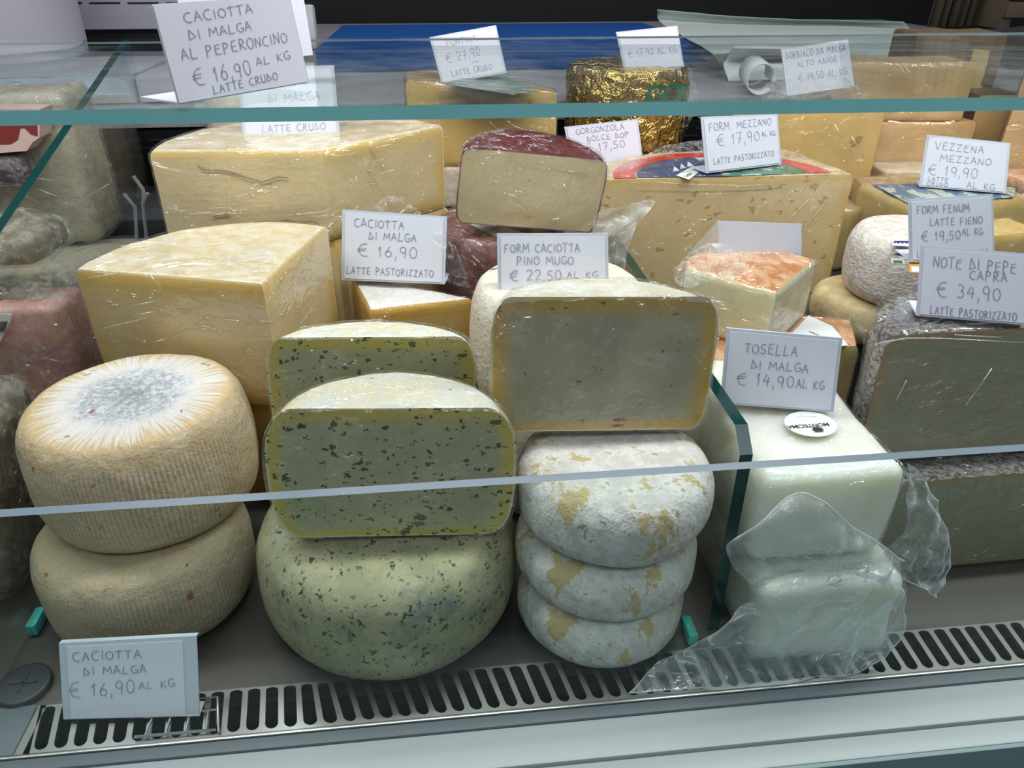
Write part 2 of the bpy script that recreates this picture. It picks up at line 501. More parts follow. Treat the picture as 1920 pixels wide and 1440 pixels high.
M['navy_print'] = plain('navy_print', (0.02, 0.03, 0.20), 0.5)
M['leaf_print'] = plain('leaf_green_print', (0.05, 0.22, 0.08), 0.5)


def gold_mat():
    m = Mat('crumpled_gold_foil')
    v = m.coord()
    vo = m.n('TexVoronoi', {'Vector': m.coord((1, 1, 0.55)), 'Scale': 55.0})
    h = m.math('ADD', m.math('MULTIPLY', vo.outputs['Distance'], 0.7), m.noise(60, v, 3, 0.6, 1.5))
    m.P(Base_Color=m.mix(m.noise(20), (0.62, 0.42, 0.10), (0.80, 0.58, 0.20)), Metallic=1.0, Roughness=0.22, Normal=m.bump(h, 1.0, 0.006))
    return m.m


M['gold'] = gold_mat()


def caciotta_mat(name='ribbed_caciotta_rind', mould=True):
    """Ribbed pale rind; a white mould disc with rays on the top."""
    m = Mat(name)
    co = m.coord()
    s = m.n('SeparateXYZ', {'Vector': co})
    rad = m.math('SQRT', m.math('ADD', m.math('MULTIPLY', s.outputs[0], s.outputs[0]), m.math('MULTIPLY', s.outputs[1], s.outputs[1])))
    th = m.math('ARCTAN2', s.outputs[1], s.outputs[0])
    up = m.n('SeparateXYZ', {'Vector': m.n('NewGeometry').outputs['Normal']}).outputs[2]
    ontop = m.step(up, 0.72, 0.93)
    n1 = m.noise(45, co, 5, 0.6)
    side = m.mix(m.step(n1, 0.38, 0.65), (0.60, 0.455, 0.26), (0.70, 0.56, 0.36))
    rib = m.attr('rim')
    side = m.mix(m.math('MULTIPLY', m.step(rib, 0.3, 0.9), 0.45), side, (0.84, 0.74, 0.56))
    side = m.mix(m.math('MULTIPLY', m.step(m.noise(18, co, 3), 0.52, 0.68), 0.35), side, (0.62, 0.47, 0.30))
    side = m.mix(m.math('MULTIPLY', m.step(m.noise(210, co, 3, 0.7), 0.55, 0.72), 0.55), side, (0.86, 0.78, 0.64))
    side = m.mix(m.math('MULTIPLY', m.step(m.noise(130, co, 3, 0.7), 0.60, 0.72), 0.5), side, (0.42, 0.31, 0.19))
    # the yellow shoulder and the mould rays
    shoulder = (0.70, 0.51, 0.25)
    rays = m.n('TexNoise', {'Vector': m.n('CombineXYZ', {'X': m.math('MULTIPLY', th, 34.0), 'Y': m.math('MULTIPLY', rad, 26.0), 'Z': 0.0}).outputs[0], 'Scale': 1.0, 'Detail': 2.0}).outputs[0]
    rr = m.math('MULTIPLY_ADD', m.math('SUBTRACT', m.noise(14, co, 3), 0.5), 0.030, rad)
    fall = m.n('MapRange', {'Value': rr, 'From Min': 0.077, 'From Max': 0.034}).outputs[0]
    white = m.math('MULTIPLY', m.step(m.math('MULTIPLY_ADD', fall, 0.60, rays), 0.52, 0.86), m.step(fall, 0.0, 0.18))
    core = m.step(m.math('SUBTRACT', m.math('MULTIPLY_ADD', m.math('SUBTRACT', m.noise(60), 0.5), 0.03, 0.040), rad), -0.010, 0.008)
    wcol = m.mix(core, (0.82, 0.78, 0.74), m.mix(m.step(m.noise(260, co, 4, 0.7), 0.38, 0.66), (0.42, 0.44, 0.46), (0.80, 0.82, 0.86)))
    top = m.mix(white, shoulder, wcol)
    col = m.mix(ontop, side, top) if mould else m.mix(0.45, side, (0.60, 0.50, 0.36))
    col = m.mix(m.math('MULTIPLY', m.flecks(70, 0.12, 0.22, (1, 1, 0.8), 0.25), 0.85), col, (0.45, 0.13, 0.03))
    col = m.mix(m.math('MULTIPLY', m.flecks(110, 0.08, 0.28), 0.7), col, (0.26, 0.17, 0.09))
    h = m.math('ADD', m.math('MULTIPLY', m.noise(190, co, 5, 0.7), 1.3), m.math('MULTIPLY', rays, m.math('MULTIPLY', ontop, 1.2)))
    m.P(Base_Color=col, Roughness=0.55, Specular_IOR_Level=0.3, Normal=m.bump(h, 0.75, 0.003))
    return m.m


M['caciotta'] = caciotta_mat()
M['caciotta_plain'] = caciotta_mat('ribbed_plain_caciotta_rind', False)

# ------------------------------------------------------------------ shape builders
E_OF = lambda t, e: (abs(math.cos(t)) ** (2 / e), math.copysign(abs(math.sin(t)) ** (2 / e), math.sin(t)))


def profile(r, h, bul, e, n):
    """(radius, z) from the bottom pole's rim to the top's, a rounded cheese side."""
    out = []
    for i in range(n + 1):
        c, s = E_OF(-PI / 2 + PI * i / n, e)
        out.append((r * (1 - 2 * bul) + 2 * bul * r * c if c > 0.02 else r * (1 - 2 * bul) * 1.0, h / 2 + h / 2 * s))
    return out


def wheel_vf(c, r, h, bul=0.1, e=2.6, na=120, n=26, rough=0.0012, ns=28, ribs=0, rib_amp=0.0, seed=0.0, dome=0.0, sag=0.0):
    prof = profile(r, h, bul, e, n)
    r0 = prof[0][0]
    rings = [(r0 * k / 7, prof[0][1], False) for k in range(1, 7)] + [(a, b, True) for a, b in prof] + [(r0 * k / 7, prof[-1][1], False) for k in range(6, 0, -1)]
    V, F, A = [], [], []
    cx, cy, z0 = c
    for (rr, z, side) in rings:
        for k in range(na):
            a = 2 * PI * k / na
            p = Vector((rr * math.cos(a), rr * math.sin(a), z))
            d = rough * (nz(p, ns, seed) + 0.5 * nz(p, ns * 2.6, seed + 3))
            rv = 0.0
            if ribs and side:
                w = math.sin(ribs * a + 2.2 * nz(p, 14, seed))
                fade = min(1, max(0, (z / h - 0.03) / 0.1)) * min(1, max(0, (0.90 - z / h) / 0.12))
                rv = (0.5 + 0.5 * w) * fade
                d += rib_amp * w * fade * (0.7 + 0.5 * nz(p, 40, seed + 9))
            q = p * 1.0
            f = (rr + d) / rr if rr > 1e-6 else 1
            q.x *= f
            q.y *= f
            top = z > h * 0.5
            q.z += (d * 0.6) * (1 if not side else 0.4) + (dome * (1 - (rr / r) ** 2) if top else 0)
            q.z = max(q.z, 0.0)
            V.append(Vector((cx, cy, z0)) + q)
            A.append(rv)
    m = len(rings)
    for i in range(m - 1):
        for k in range(na):
            F.append([i * na + k, i * na + (k + 1) % na, (i + 1) * na + (k + 1) % na, (i + 1) * na + k])
    V.append(Vector((cx, cy, z0 + prof[0][1])))
    V.append(Vector((cx, cy, z0 + prof[-1][1] + dome)))
    A += [0, 0]
    for k in range(na):
        F.append([len(V) - 2, (k + 1) % na, k])
        F.append([len(V) - 1, (m - 1) * na + k, (m - 1) * na + (k + 1) % na])
    return V, F, A


def half_wheel(root, c, r, h, face_m, rind_m, yaw=0, lean=0, roll=0, bul=0.08, e=5, n=26, na=48, rough=0.001, wrap=None, top_m=None, depth=1.0, seed=0.0, woff=0.0012, wamp=0.0012, dome=0.0):
    """Half a wheel, cut face to the front (-y before turning); c is the foot of the cut face."""
    prof = profile(r, h, bul, e, n)
    mtx = Matrix.Translation(c) @ Matrix.Rotation(yaw, 4, 'Z') @ Matrix.Rotation(lean, 4, 'X') @ Matrix.Rotation(roll, 4, 'Y')

    def wob(p):
        d = rough * (nz(p, 26, seed) + 0.5 * nz(p, 70, seed + 5))
        return p + Vector((p.x, p.y, 0)).normalized() * d + Vector((0, 0, d * 0.5 * (p.z > 0.01) + (dome * (1 - (p.length / r) ** 2 * 0.9) if p.z > h * 0.8 else 0)))

    low = min((mtx @ Vector((sx * rr, yy * rr, z))).z for rr, z in prof for sx in (-1, 0, 1) for yy in (0, depth))
    mtx = Matrix.Translation((0, 0, c[2] + 0.0008 - low)) @ mtx
    r0 = prof[0][0]
    rings = [(r0 * k / 5, prof[0][1]) for k in range(0, 5)] + prof + [(r0 * k / 5, prof[-1][1]) for k in range(4, -1, -1)]
    V, F, fm = [], [], []
    for (rr, z) in rings:
        for k in range(na + 1):
            a = PI * k / na
            p = Vector((max(rr, 1e-5) * math.cos(a), depth * max(rr, 1e-5) * math.sin(a), z))
            V.append(mtx @ wob(p))
    w = na + 1
    for i in range(len(rings) - 1):
        for k in range(na):
            F.append([i * w + k, i * w + k + 1, (i + 1) * w + k + 1, (i + 1) * w + k])
            fm.append(1 if (i >= 5 + n - 3 and top_m) else 0)
    rind = mesh_obj('rind', V, F, [rind_m, top_m or rind_m], root, fm)
    fix_normals(rind)
    SS = [-1, -.97, -.93, -.87, -.78, -.65, -.5, -.3, -.1, .1, .3, .5, .65, .78, .87, .93, .97, 1]
    FV, FF, A = [], [], []
    for i, (rr, z) in enumerate(prof):
        for s in SS:
            p = Vector((s * rr, 0, z))
            q = p + Vector((0, 0, 0))
            if abs(s) == 1 or i in (0, n):
                q = wob(p) if abs(s) == 1 else wob(p + Vector((1e-6, 0, 0)))
                q.y = 0
            q.y += 0.0006 * nz(p, 30, seed)
            FV.append(mtx @ q)
            dz = min(z * 1.7, h - z) / (h / 2)
            dx = (1 - abs(s)) * rr / (h / 2)
            A.append(1 - min(1, min(dz, dx)))
    w2 = len(SS)
    for i in range(n):
        for k in range(w2 - 1):
            FF.append([i * w2 + k, i * w2 + k + 1, (i + 1) * w2 + k + 1, (i + 1) * w2 + k])
    mesh_obj('cut_face', FV, FF, face_m, root, None, True, A)
    if wrap:
        shell(root, [(V, F), (FV, FF)], wrap, woff, wamp, seed)
    return mtx


def shell(root, parts, m, off=0.0012, amp=0.0012, seed=0.0, name='cling_wrap', label=None):
    """A film drawn over the shape, standing a little off it."""
    V, F = join_vf(parts)
    bm = bmesh.new()
    bv = [bm.verts.new(v) for v in V]
    for f in F:
        try:
            bm.faces.new([bv[i] for i in f])
        except ValueError:
            pass
    bmesh.ops.remove_doubles(bm, verts=list(bm.verts), dist=0.0016)
    bmesh.ops.recalc_face_normals(bm, faces=list(bm.faces))
    bm.normal_update()
    bm.verts.index_update()
    nv = []
    zmin = min(v.co.z for v in bm.verts) - 0.0002
    for v in bm.verts:
        n = v.normal
        d = off + amp * (0.6 + nz(v.co, 38, seed) + 0.7 * nz(v.co, 95, seed + 4))
        q = v.co + n * max(d, 0.0004)
        q.z = max(q.z, zmin)
        nv.append(q)
    ff = [[v.index for v in f.verts] for f in bm.faces]
    bm.free()
    o = mesh_obj(name, nv, ff, m, root)
    if label:
        o['label'] = label
    return o


def arc(c, a, b, n=14, bulge=1.0):
    """Points from a to b round c (a and b left out)."""
    a0 = math.atan2(a[1] - c[1], a[0] - c[0])
    a1 = math.atan2(b[1] - c[1], b[0] - c[0])
    d = (a1 - a0 + PI) % (2 * PI) - PI
    ra, rb = math.dist(a, c), math.dist(b, c)
    out = []
    for i in range(1, n):
        t = i / n
        ang, rad = a0 + d * t, (ra + (rb - ra) * t) * (1 + (bulge - 1) * math.sin(PI * t))
        out.append((c[0] + rad * math.cos(ang), c[1] + rad * math.sin(ang)))
    return out


def wedge(root, segs, z0, z1, face_ms, rind_m, top_m=None, bev=0.003, wrap=None, seed=0.0, rough=0.0008, tilt=(0, 0), bow=0.0, woff=0.0012, wamp=0.0012, taper=0.0, names=('rind', 'cut_face')):
    """Cheese piece: segs = list of (kind, point list) going round, kind 'cut' or 'rind' (flat cut face / outer rind).
    tilt = rise of the top per metre in x and y; taper narrows the foot."""
    ring = []          # (x, y, kind, segment number)
    for si, (kind, pts) in enumerate(segs):
        nxt = segs[(si + 1) % len(segs)][1][0]
        P = list(pts) + [nxt]
        for i in range(len(P) - 1):
            L = math.dist(P[i], P[i + 1])
            n = max(1, int(L / 0.007)) if kind == 'cut' else max(1, int(L / 0.012))
            for k in range(n):
                t = k / n
                ring.append((P[i][0] + (P[i + 1][0] - P[i][0]) * t, P[i][1] + (P[i + 1][1] - P[i][1]) * t, kind, si))
    n = len(ring)
    cx = sum(p[0] for p in ring) / n
    cy = sum(p[1] for p in ring) / n
    rp = [p for p in ring if p[2] == 'rind']
    h = z1 - z0
    T = [0, .03, .08, .15, .25, .37, .5, .63, .75, .85, .92, .97, 1]

    def pos(i, t, inset=0.0, z_extra=0.0):
        x, y = ring[i % n][:2]
        d = Vector((x - cx, y - cy, 0))
        k = 1 - inset / max(d.length, 1e-6) - taper * (1 - t)
        p = Vector((cx, cy, 0)) + d * k
        p.z = z0 + h * t
        p.z += (tilt[0] * (p.x - cx) + tilt[1] * (p.y - cy)) * t + z_extra
        if rough:
            w = rough * (nz(p, 30, seed) + 0.5 * nz(p, 85, seed + 2))
            p += d.normalized() * w
            p.z += w * 0.7 * (t > 0.5)
        if bow and t > 0.9:
            p.z -= bow * (1 - min(1, inset / max(d.length, 1e-6)))
        return p

    inset = lambda t: bev * (max(0, 1 - t / 0.06) ** 2 + max(0, 1 - (1 - t) / 0.06) ** 2)
    cutm, allparts = {}, []
    # side walls, one mesh per cut face, one for the rind with top and bottom
    RV, RF, Rm = [], [], []
    for si, (kind, _) in enumerate(segs):
        idx = [i for i in range(n) if ring[i][3] == si]
        idx = idx + [(idx[-1] + 1) % n]
        V, F, A = [], [], []
        for t in T:
            for i in idx:
                p = pos(i, t, inset(t))
                V.append(p)
                dz = min(t, 1 - t) * 2
                dr = min([math.dist(ring[i][:2], q[:2]) for q in rp] or [9]) / (h / 2)
                A.append(1 - min(1, min(dz, dr)))
        w = len(idx)
        for a in range(len(T) - 1):
            for b in range(w - 1):
                F.append([a * w + b, a * w + b + 1, (a + 1) * w + b + 1, (a + 1) * w + b])
        allparts.append((V, F))
        if kind == 'cut':
            mesh_obj(names[1], V, F, face_ms[min(len(cutm), len(face_ms) - 1)], root, None, True, A)
            cutm[si] = 1
        else:
            b0 = len(RV)
            RV += V
            RF += [[q + b0 for q in f] for f in F]
            Rm += [0] * len(F)
    for (t, mi) in ((1, 1), (0, 0)):
        V, F = [], []
        K = [1, .94, .85, .7, .5, .25]
        for k in K:
            for i in range(n):
                e = pos(i, t, inset(t))
                base = Vector((cx, cy, 0))
                p = base + (Vector((e.x, e.y, 0)) - base) * k
                zc = z0 + h * t
                p.z = zc + (e.z - zc) * k
                p.z += ((rough * 1.2 * nz(p, 34, seed + 7)) * (k < 1) + bow * (1 - k * k)) * t
                V.append(p)
        V.append(Vector((cx, cy, z0 + h * t + (bow if t else 0))))
        for a in range(len(K) - 1):
            for i in range(n):
                j = (i + 1) % n
                F.append([a * n + i, a * n + j, (a + 1) * n + j, (a + 1) * n + i])
        a = len(K) - 1
        for i in range(n):
            F.append([a * n + i, a * n + (i + 1) % n, len(V) - 1])
        allparts.append((V, F))
        b0 = len(RV)
        RV += V
        RF += [[q + b0 for q in f] for f in F]
        Rm += [mi] * len(F)
    o = mesh_obj(names[0], RV, RF, [rind_m, top_m or rind_m], root, Rm)
    if wrap:
        shell(root, allparts, wrap, woff, wamp, seed)
    return o


def block_vf(lo, hi, round_=0.012, rough=0.002, seed=0.0, tilt=(0, 0)):
    bm = bmesh.new()
    bmesh.ops.create_cube(bm, size=1)
    lo, hi = Vector(lo), Vector(hi)
    for v in bm.verts:
        v.co = Vector(((lo[i] + hi[i]) / 2 + v.co[i] * (hi[i] - lo[i]) for i in range(3)))
    bmesh.ops.bevel(bm, geom=list(bm.edges), offset=round_, segments=5, profile=0.5, affect='EDGES')
    bmesh.ops.subdivide_edges(bm, edges=[e for e in bm.edges if e.calc_length() > 0.02], cuts=9, use_grid_fill=True)
    bm.normal_update()
    bm.verts.index_update()
    c = (lo + hi) / 2
    V = []
    for v in bm.verts:
        p = v.co + v.normal * rough * (v.normal.z > -0.7) * (nz(v.co, 22, seed) + 0.4 * nz(v.co, 70, seed + 3))
        k = (p.z - lo.z) / (hi.z - lo.z)
        p.z += (tilt[0] * (p.x - c.x) + tilt[1] * (p.y - c.y)) * k
        V.append(p)
    F = [[v.index for v in f.verts] for f in bm.faces]
    bm.free()
    return V, F


def patch_vf(rows, nu=26, nv=26, amp=0.003, ns=30, seed=0.0, fold=0.0):
    """A crumpled sheet through a small grid of points (rows of equal length)."""
    rows = [[Vector(p) for p in r] for r in rows]

    def cr(P, t):
        n = len(P) - 1
        x = t * n
        i = min(int(x), n - 1)
        f = x - i
        p0, p1, p2, p3 = P[max(i - 1, 0)], P[i], P[i + 1], P[min(i + 2, n)]
        return 0.5 * ((2 * p1) + (p2 - p0) * f + (2 * p0 - 5 * p1 + 4 * p2 - p3) * f * f + (3 * p1 - p0 - 3 * p2 + p3) * f ** 3)

    V, F = [], []
    for a in range(nv + 1):
        col = [cr([r[j] for r in rows], a / nv) for j in range(len(rows[0]))]
        for b in range(nu + 1):
            V.append(cr(col, b / nu))
    out = []
    for i, p in enumerate(V):
        s = abs(nz(p, ns, seed)) ** 0.7
        d = amp * (s - 0.3 + 0.5 * nz(p, ns * 2.5, seed + 5))
        out.append(p + Vector((0.15 * d, -d, 0.7 * d)))
    for a in range(nv):
        for b in range(nu):
            i = a * (nu + 1) + b
            F.append([i, i + 1, i + nu + 2, i + nu + 1])
    return out, F


def sheet_edges(V, nu, nv, sides, rad=0.0006):
    w = nu + 1
    rows = {'bottom': [V[i] for i in range(w)], 'top': [V[nv * w + i] for i in range(w)], 'left': [V[k * w] for k in range(nv + 1)], 'right': [V[k * w + nu] for k in range(nv + 1)]}
    return join_vf([tube_vf(rows[s][::2] + [rows[s][-1]], rad, 5) for s in sides])


def folds(root, y, segs, rad=0.00045):
    """Tight creases standing up in the film at depth y, shaped to draw its bright highlight streaks."""
    parts = []
    for sg in segs:
        pts = [at(u, v, y=y) for u, v in sg]
        if len(pts) == 2:
            pts.insert(1, (pts[0] + pts[1]) / 2 + Vector((0, -0.0006, 0)))
        parts.append(tube_vf(pts, rad, 6))
    V, F = join_vf(parts)
    film = next(ch for ch in root.children if ch.name.startswith(('cling_wrap', 'vacuum_film')))
    me = film.data
    bm = bmesh.new()
    bm.from_mesh(me)
    nv = [bm.verts.new(v - root.location) for v in V]
    for f in F:
        q = bm.faces.new([nv[i] for i in f])
        q.material_index = 1
        q.smooth = True
    bm.to_mesh(me)
    bm.free()
    if len(me.materials) < 2:
        me.materials.append(M['fold'])
    return film


# ------------------------------------------------------------------ handwriting
def _arc(cx, cy, rx, ry, a0, a1, n=12):
    return [(cx + rx * math.cos(R(a0 + (a1 - a0) * i / n)), cy + ry * math.sin(R(a0 + (a1 - a0) * i / n))) for i in range(n + 1)]


GLY = {
    'A': [[(0, 0), (.45, 1), (.95, 0)], [(.2, .36), (.78, .40)]],
    'B': [[(.1, 0), (.1, 1)] + _arc(.1, .76, .6, .24, 90, -90) + _arc(.1, .26, .75, .26, 90, -90)],
    'C': [_arc(.62, .5, .58, .5, 62, 300)],
    'D': [[(.06, 0), (.22, 1), (.95, .22), (.06, 0)]],
    'E': [[(.85, .98), (.2, .92), (.12, .5), (.12, .05), (.9, .02)], [(.14, .5), (.75, .55)]],
    'F': [[(.85, 1), (.15, .95), (.12, 0)], [(.14, .5), (.7, .55)]],
    'G': [_arc(.6, .5, .55, .5, 60, 320) + [(1.0, .42), (.6, .42)]],
    'H': [[(.1, 0), (.12, 1)], [(.85, 0), (.85, 1)], [(.1, .5), (.85, .52)]],
    'I': [[(.5, 0), (.5, 1)]],
    'K': [[(.12, 0), (.14, 1)], [(.85, .98), (.16, .45), (.9, 0)]],
    'L': [[(.2, 1), (.08, 0), (.85, .04)]],
    'M': [[(.02, 0), (.12, .95), (.5, .35), (.85, .98), (.98, 0)]],
    'N': [[(.05, 0), (.12, .95), (.82, .05), (.92, 1)]],
    'O': [_arc(.5, .5, .48, .48, 100, 460, 18)],
    'P': [[(.1, -.1), (.15, 1)] + _arc(.15, .73, .65, .27, 90, -90)],
    'R': [[(.1, 0), (.15, .98)] + _arc(.15, .74, .6, .25, 90, -90) + [(.95, 0)]],
    'S': [_arc(.55, .74, .38, .25, 40, 250) + _arc(.45, .25, .42, .25, 80, -150)],
    'T': [[(.0, .95), (1, 1)], [(.5, .98), (.45, 0)]],
    'U': [[(.1, 1), (.1, .35)] + _arc(.5, .32, .4, .32, 180, 360) + [(.9, 1)]],
    'V': [[(.0, 1), (.45, 0), (.95, 1)]],
    'Z': [[(.1, .92), (.85, .98), (.4, .5), (.1, .03), (.9, .05)]],
    '0': [_arc(.5, .5, .42, .48, 100, 460, 16)],
    '1': [[(.15, .65), (.6, 1), (.5, 0)]],
    '2': [_arc(.45, .72, .38, .27, 160, -30) + [(.1, .02), (.9, .05)]],
    '3': [_arc(.4, .75, .38, .24, 130, -80) + _arc(.4, .26, .42, .27, 80, -140)],
    '4': [[(.45, 1), (.05, .4), (.9, .42)], [(.7, .75), (.62, -.05)]],
    '5': [[(.85, 1), (.25, .97), (.2, .55)] + _arc(.4, .3, .42, .3, 110, -140)],
    '6': [[(.7, 1), (.2, .5)] + _arc(.48, .27, .36, .27, 160, 520, 16)],
    '7': [[(.05, .92), (.85, 1), (.35, -.05)], [(.25, .48), (.8, .52)]],
    '9': [_arc(.48, .7, .36, .28, 20, 380, 16) + [(.72, -.05)]],
    '€': [_arc(.72, .5, .6, .56, 70, 295, 16), [(-.05, .60), (.85, .66)], [(-.08, .40), (.75, .45)]],
    ',': [[(.55, .12), (.3, -.3)]],
    '.': [[(.4, .04), (.55, .04)]],
    '-': [[(.1, .4), (.9, .45)]],
}
WID = {'I': .35, ',': .30, '.': .35, ' ': .65, '1': .6, '€': 1.1, 'M': 1.15}


def stroke_vf(frame, text, x0, y0, w, h, slope=0.0, wd=0.010, jit=0.05, seed=1):
    """Hand lettering on a card; frame(x, y) maps card fractions (y down) to a point; h and wd in card heights."""
    rnd = random.Random(seed)
    h *= 0.92
    tot = sum(WID.get(c, .9) + 0.22 for c in text) - 0.22
    V, F = [], []
    cx = 0.0
    for ch in text:
        cw = WID.get(ch, .9)
        big = 1.0
        for line in GLY.get(ch, []):
            sc = 1 + rnd.uniform(-jit, jit) * 1.6
            dy = rnd.uniform(-jit, jit)
            pts = []
            for (gx, gy) in line:
                fx = x0 + w * (cx + gx * cw + rnd.uniform(-jit, jit) * 0.3) / tot
                fy = y0 - h * (gy * sc + dy) + slope * (cx + gx * cw) / tot
                pts.append((fx, fy))
            for i in range(len(pts) - 1):
                p, q = frame(*pts[i]), frame(*pts[i + 1])
                d = (q - p)
                if d.length < 1e-7:
                    continue
                nrm = frame.n
                s = nrm.cross(d).normalized() * wd * frame.h * 0.5
                e = d.normalized() * wd * frame.h * 0.25
                lift = nrm * 0.0004
                b = len(V)
                V += [p - e + s + lift, p - e - s + lift, q + e - s + lift, q + e + s + lift]
                F.append([b, b + 1, b + 2, b + 3])
        cx += cw + 0.22
    return V, F


class Frame:
    def __init__(self, tl, tr, br, bl, n):
        self.c = (tl, tr, br, bl)
        self.n = n
        self.h = ((tl - bl).length + (tr - br).length) / 2

    def __call__(self, x, y):
        tl, tr, br, bl = self.c
        return (tl * (1 - x) + tr * x) * (1 - y) + (bl * (1 - x) + br * x) * y


def price_card(label, TL, TR, BR, BL, base, lean=14, lines=(), group='handwritten price cards', paper=(0.03, 0.04, 0.97, 0.97), ink='ink', foot=0.030, back=True, holder='holder_white', foot_side=1, wd=0.0105, sleeve=None):
    """A sheet bent into a stand: pixel corners, standing on base (('z', height) or ('y', depth)), leaning back."""
    kw = {base[0]: base[1]}
    bl, br = at(*BL, **kw), at(*BR, **kw)
    if base[0] == 'y2':
        pass
    ax = (br - bl).normalized()
    hx = Vector((ax.x, ax.y, 0)).normalized()
    fwd = Vector((hx.y, -hx.x, 0))            # towards the shopper
    n = (fwd * math.cos(R(lean)) + Vector((0, 0, math.sin(R(lean))))).normalized()
    n = (n - ax * n.dot(ax)).normalized()
    mid = (bl + br) / 2
    c = [at_plane(*p, mid, n) for p in (TL, TR, BR, BL)]
    root = thing('price_card', label, 'price card', mid, group)
    th = -n * 0.0012
    V, F = prism_vf([c[0], c[1], c[2], c[3]], th)
    parts = [(V, F)]
    bk = Vector((-fwd.x, -fwd.y, 0)) * foot * foot_side
    if back:
        parts.append(prism_vf([c[3] + n * -0.0002, c[2] + n * -0.0002, c[2] + bk, c[3] + bk], (0, 0, 0.001)))
        lip = -fwd * 0.004 + Vector((0, 0, -0.0012))
        parts.append(prism_vf([c[0], c[1], c[1] + lip, c[0] + lip], n * -0.0008 + Vector((0, 0, -0.0008))))
    hv, hf = join_vf(parts)
    mesh_obj('holder', hv, hf, M[holder], root, smooth=False)
    fr = Frame(*c, n)
    if paper:
        x0, y0, x1, y1 = paper
        q = [fr(x0, y0), fr(x1, y0), fr(x1, y1), fr(x0, y1)]
        V, F = prism_vf([p + n * 0.0003 for p in q], n * 0.0004)
        pp = mesh_obj('paper', V, F, M['paper'], root, smooth=False)
        fr2 = Frame(*[p + n * 0.0006 for p in c], n)
        if lines:
            W = [stroke_vf(fr2, *ln[:5], slope=(ln[5] if len(ln) > 5 else 0), wd=wd, seed=i * 7 + int(TL[0])) for i, ln in enumerate(lines)]
            V, F = join_vf(W)
            mesh_obj('writing', V, F, M[ink], pp, smooth=False)
    if sleeve:
        q = [fr(sleeve[0], sleeve[1]), fr(sleeve[2], sleeve[1]), fr(sleeve[2], sleeve[3]), fr(sleeve[0], sleeve[3])]
        V, F = prism_vf([p + n * 0.002 for p in q], n * 0.0004)
        mesh_obj('clear_sleeve', V, F, M['holder'], root, smooth=False)
    return root


def print_text(name, text, origin, xdir, ydir, height, m, parent, bold=0.0, spacing=1.0):
    """Printed lettering as a flat mesh on a label."""
    cu = bpy.data.curves.new(name, 'FONT')
    cu.body = text
    cu.size = 1.0
    cu.offset = bold
    cu.space_character = spacing
    tmp = bpy.data.objects.new(name, cu)
    LINK(tmp)
    dg = bpy.context.evaluated_depsgraph_get()
    me = tmp.evaluated_get(dg).to_mesh()
    vs = [v.co.copy() for v in me.vertices]
    fs = [list(p.vertices) for p in me.polygons]
    tmp.evaluated_get(dg).to_mesh_clear()
    bpy.data.objects.remove(tmp)
    bpy.data.curves.remove(cu)
    x, y = Vector(xdir).normalized(), Vector(ydir).normalized()
    k = height / 0.7
    V = [Vector(origin) + x * (v.x * k) + y * (v.y * k) for v in vs]
    return mesh_obj(name, V, fs, m, parent, smooth=False)


# ------------------------------------------------------------------ the setting
def flat(name, lo, hi, m, kind='structure', bevel=0.0):
    return tag(box(name, lo, hi, m, None, bevel), kind=kind)


flat('floor', (-2.6, -1.6, -0.90), (3.2, 3.0, -0.88), plain('grey_floor_tiles', (0.07, 0.07, 0.07), 0.5, var=0.1, vs=3))
flat('wall_back', (-2.6, 2.72, -0.88), (3.2, 2.80, 2.4), plain('black_back_wall', (0.006, 0.008, 0.008), 0.7))

# the counter: one thing, its fixed metalwork as parts
ctr = thing('display_counter', 'refrigerated deli counter with slotted steel grille and pale grey front rail', 'display counter', (0.1, 0.75, -0.88))
box('deck', (-1.1, 0.392, -0.02), (1.5, 1.18, 0.0), M['steel_dark'], ctr)
box('step', (-0.10, 0.706, 0.0), (1.5, 1.18, 0.10), M['dark_gray'], ctr, 0.002)
box('step', (-0.315, 0.790, 0.0), (-0.10, 1.18, 0.10), M['dark_gray'], ctr, 0.002)
box('step', (-1.1, 0.99, 0.10), (1.5, 1.16, 0.18), M['dark_gray'], ctr, 0.002)
ledge = box('rear_ledge', (-1.1, 1.16, 0.262), (1.5, 2.6, 0.29), M['speckle'], ctr, 0.003)
rb = [box_vf((-1.1, 1.165, 0.18), (1.5, 1.18, 0.262))]
box('riser', (-1.1, 1.165, 0.18), (1.5, 1.18, 0.262), M['void'], ctr)
sl = []
for row, z in enumerate((0.243, 0.232, 0.221)):
    for k in range(-22, 30):
        x = k * 0.034 + (row % 2) * 0.017
        sl.append(box_vf((x, 1.1635, z), (x + 0.022, 1.1655, z + 0.0035)))
V, F = join_vf(sl)
mesh_obj('air_slots', V, F, M['black'], ctr, smooth=False)
box('worktop_base', (-1.1, 1.2, -0.88), (1.5, 2.6, 0.262), M['dark_gray'], ctr)
box('cabinet', (-1.1, 0.300, -0.88), (1.5, 1.18, -0.06), M['panel_teal'], ctr)
box('kick_panel', (-1.1, 0.2885, -0.60), (1.5, 0.300, -0.0045), M['panel_teal'], ctr, 0.001)
box('front_rail', (-1.1, 0.2915, -0.020), (1.5, 0.3082, -0.0035), M['rail_white'], ctr, 0.0015)
box('front_rail', (-1.1, 0.3095, -0.020), (1.5, 0.3395, -0.0015), M['rail_white'], ctr, 0.0015)
box('gasket', (-1.1, 0.3395, -0.02), (1.5, 0.3485, 0.0006), M['rail_gray'], ctr, 0.0006)
box('duct', (-1.1, 0.345, -0.058), (1.5, 0.395, -0.050), M['void'], ctr)
box('duct_wall', (-1.1, 0.392, -0.058), (1.5, 0.398, -0.021), M['void'], ctr)

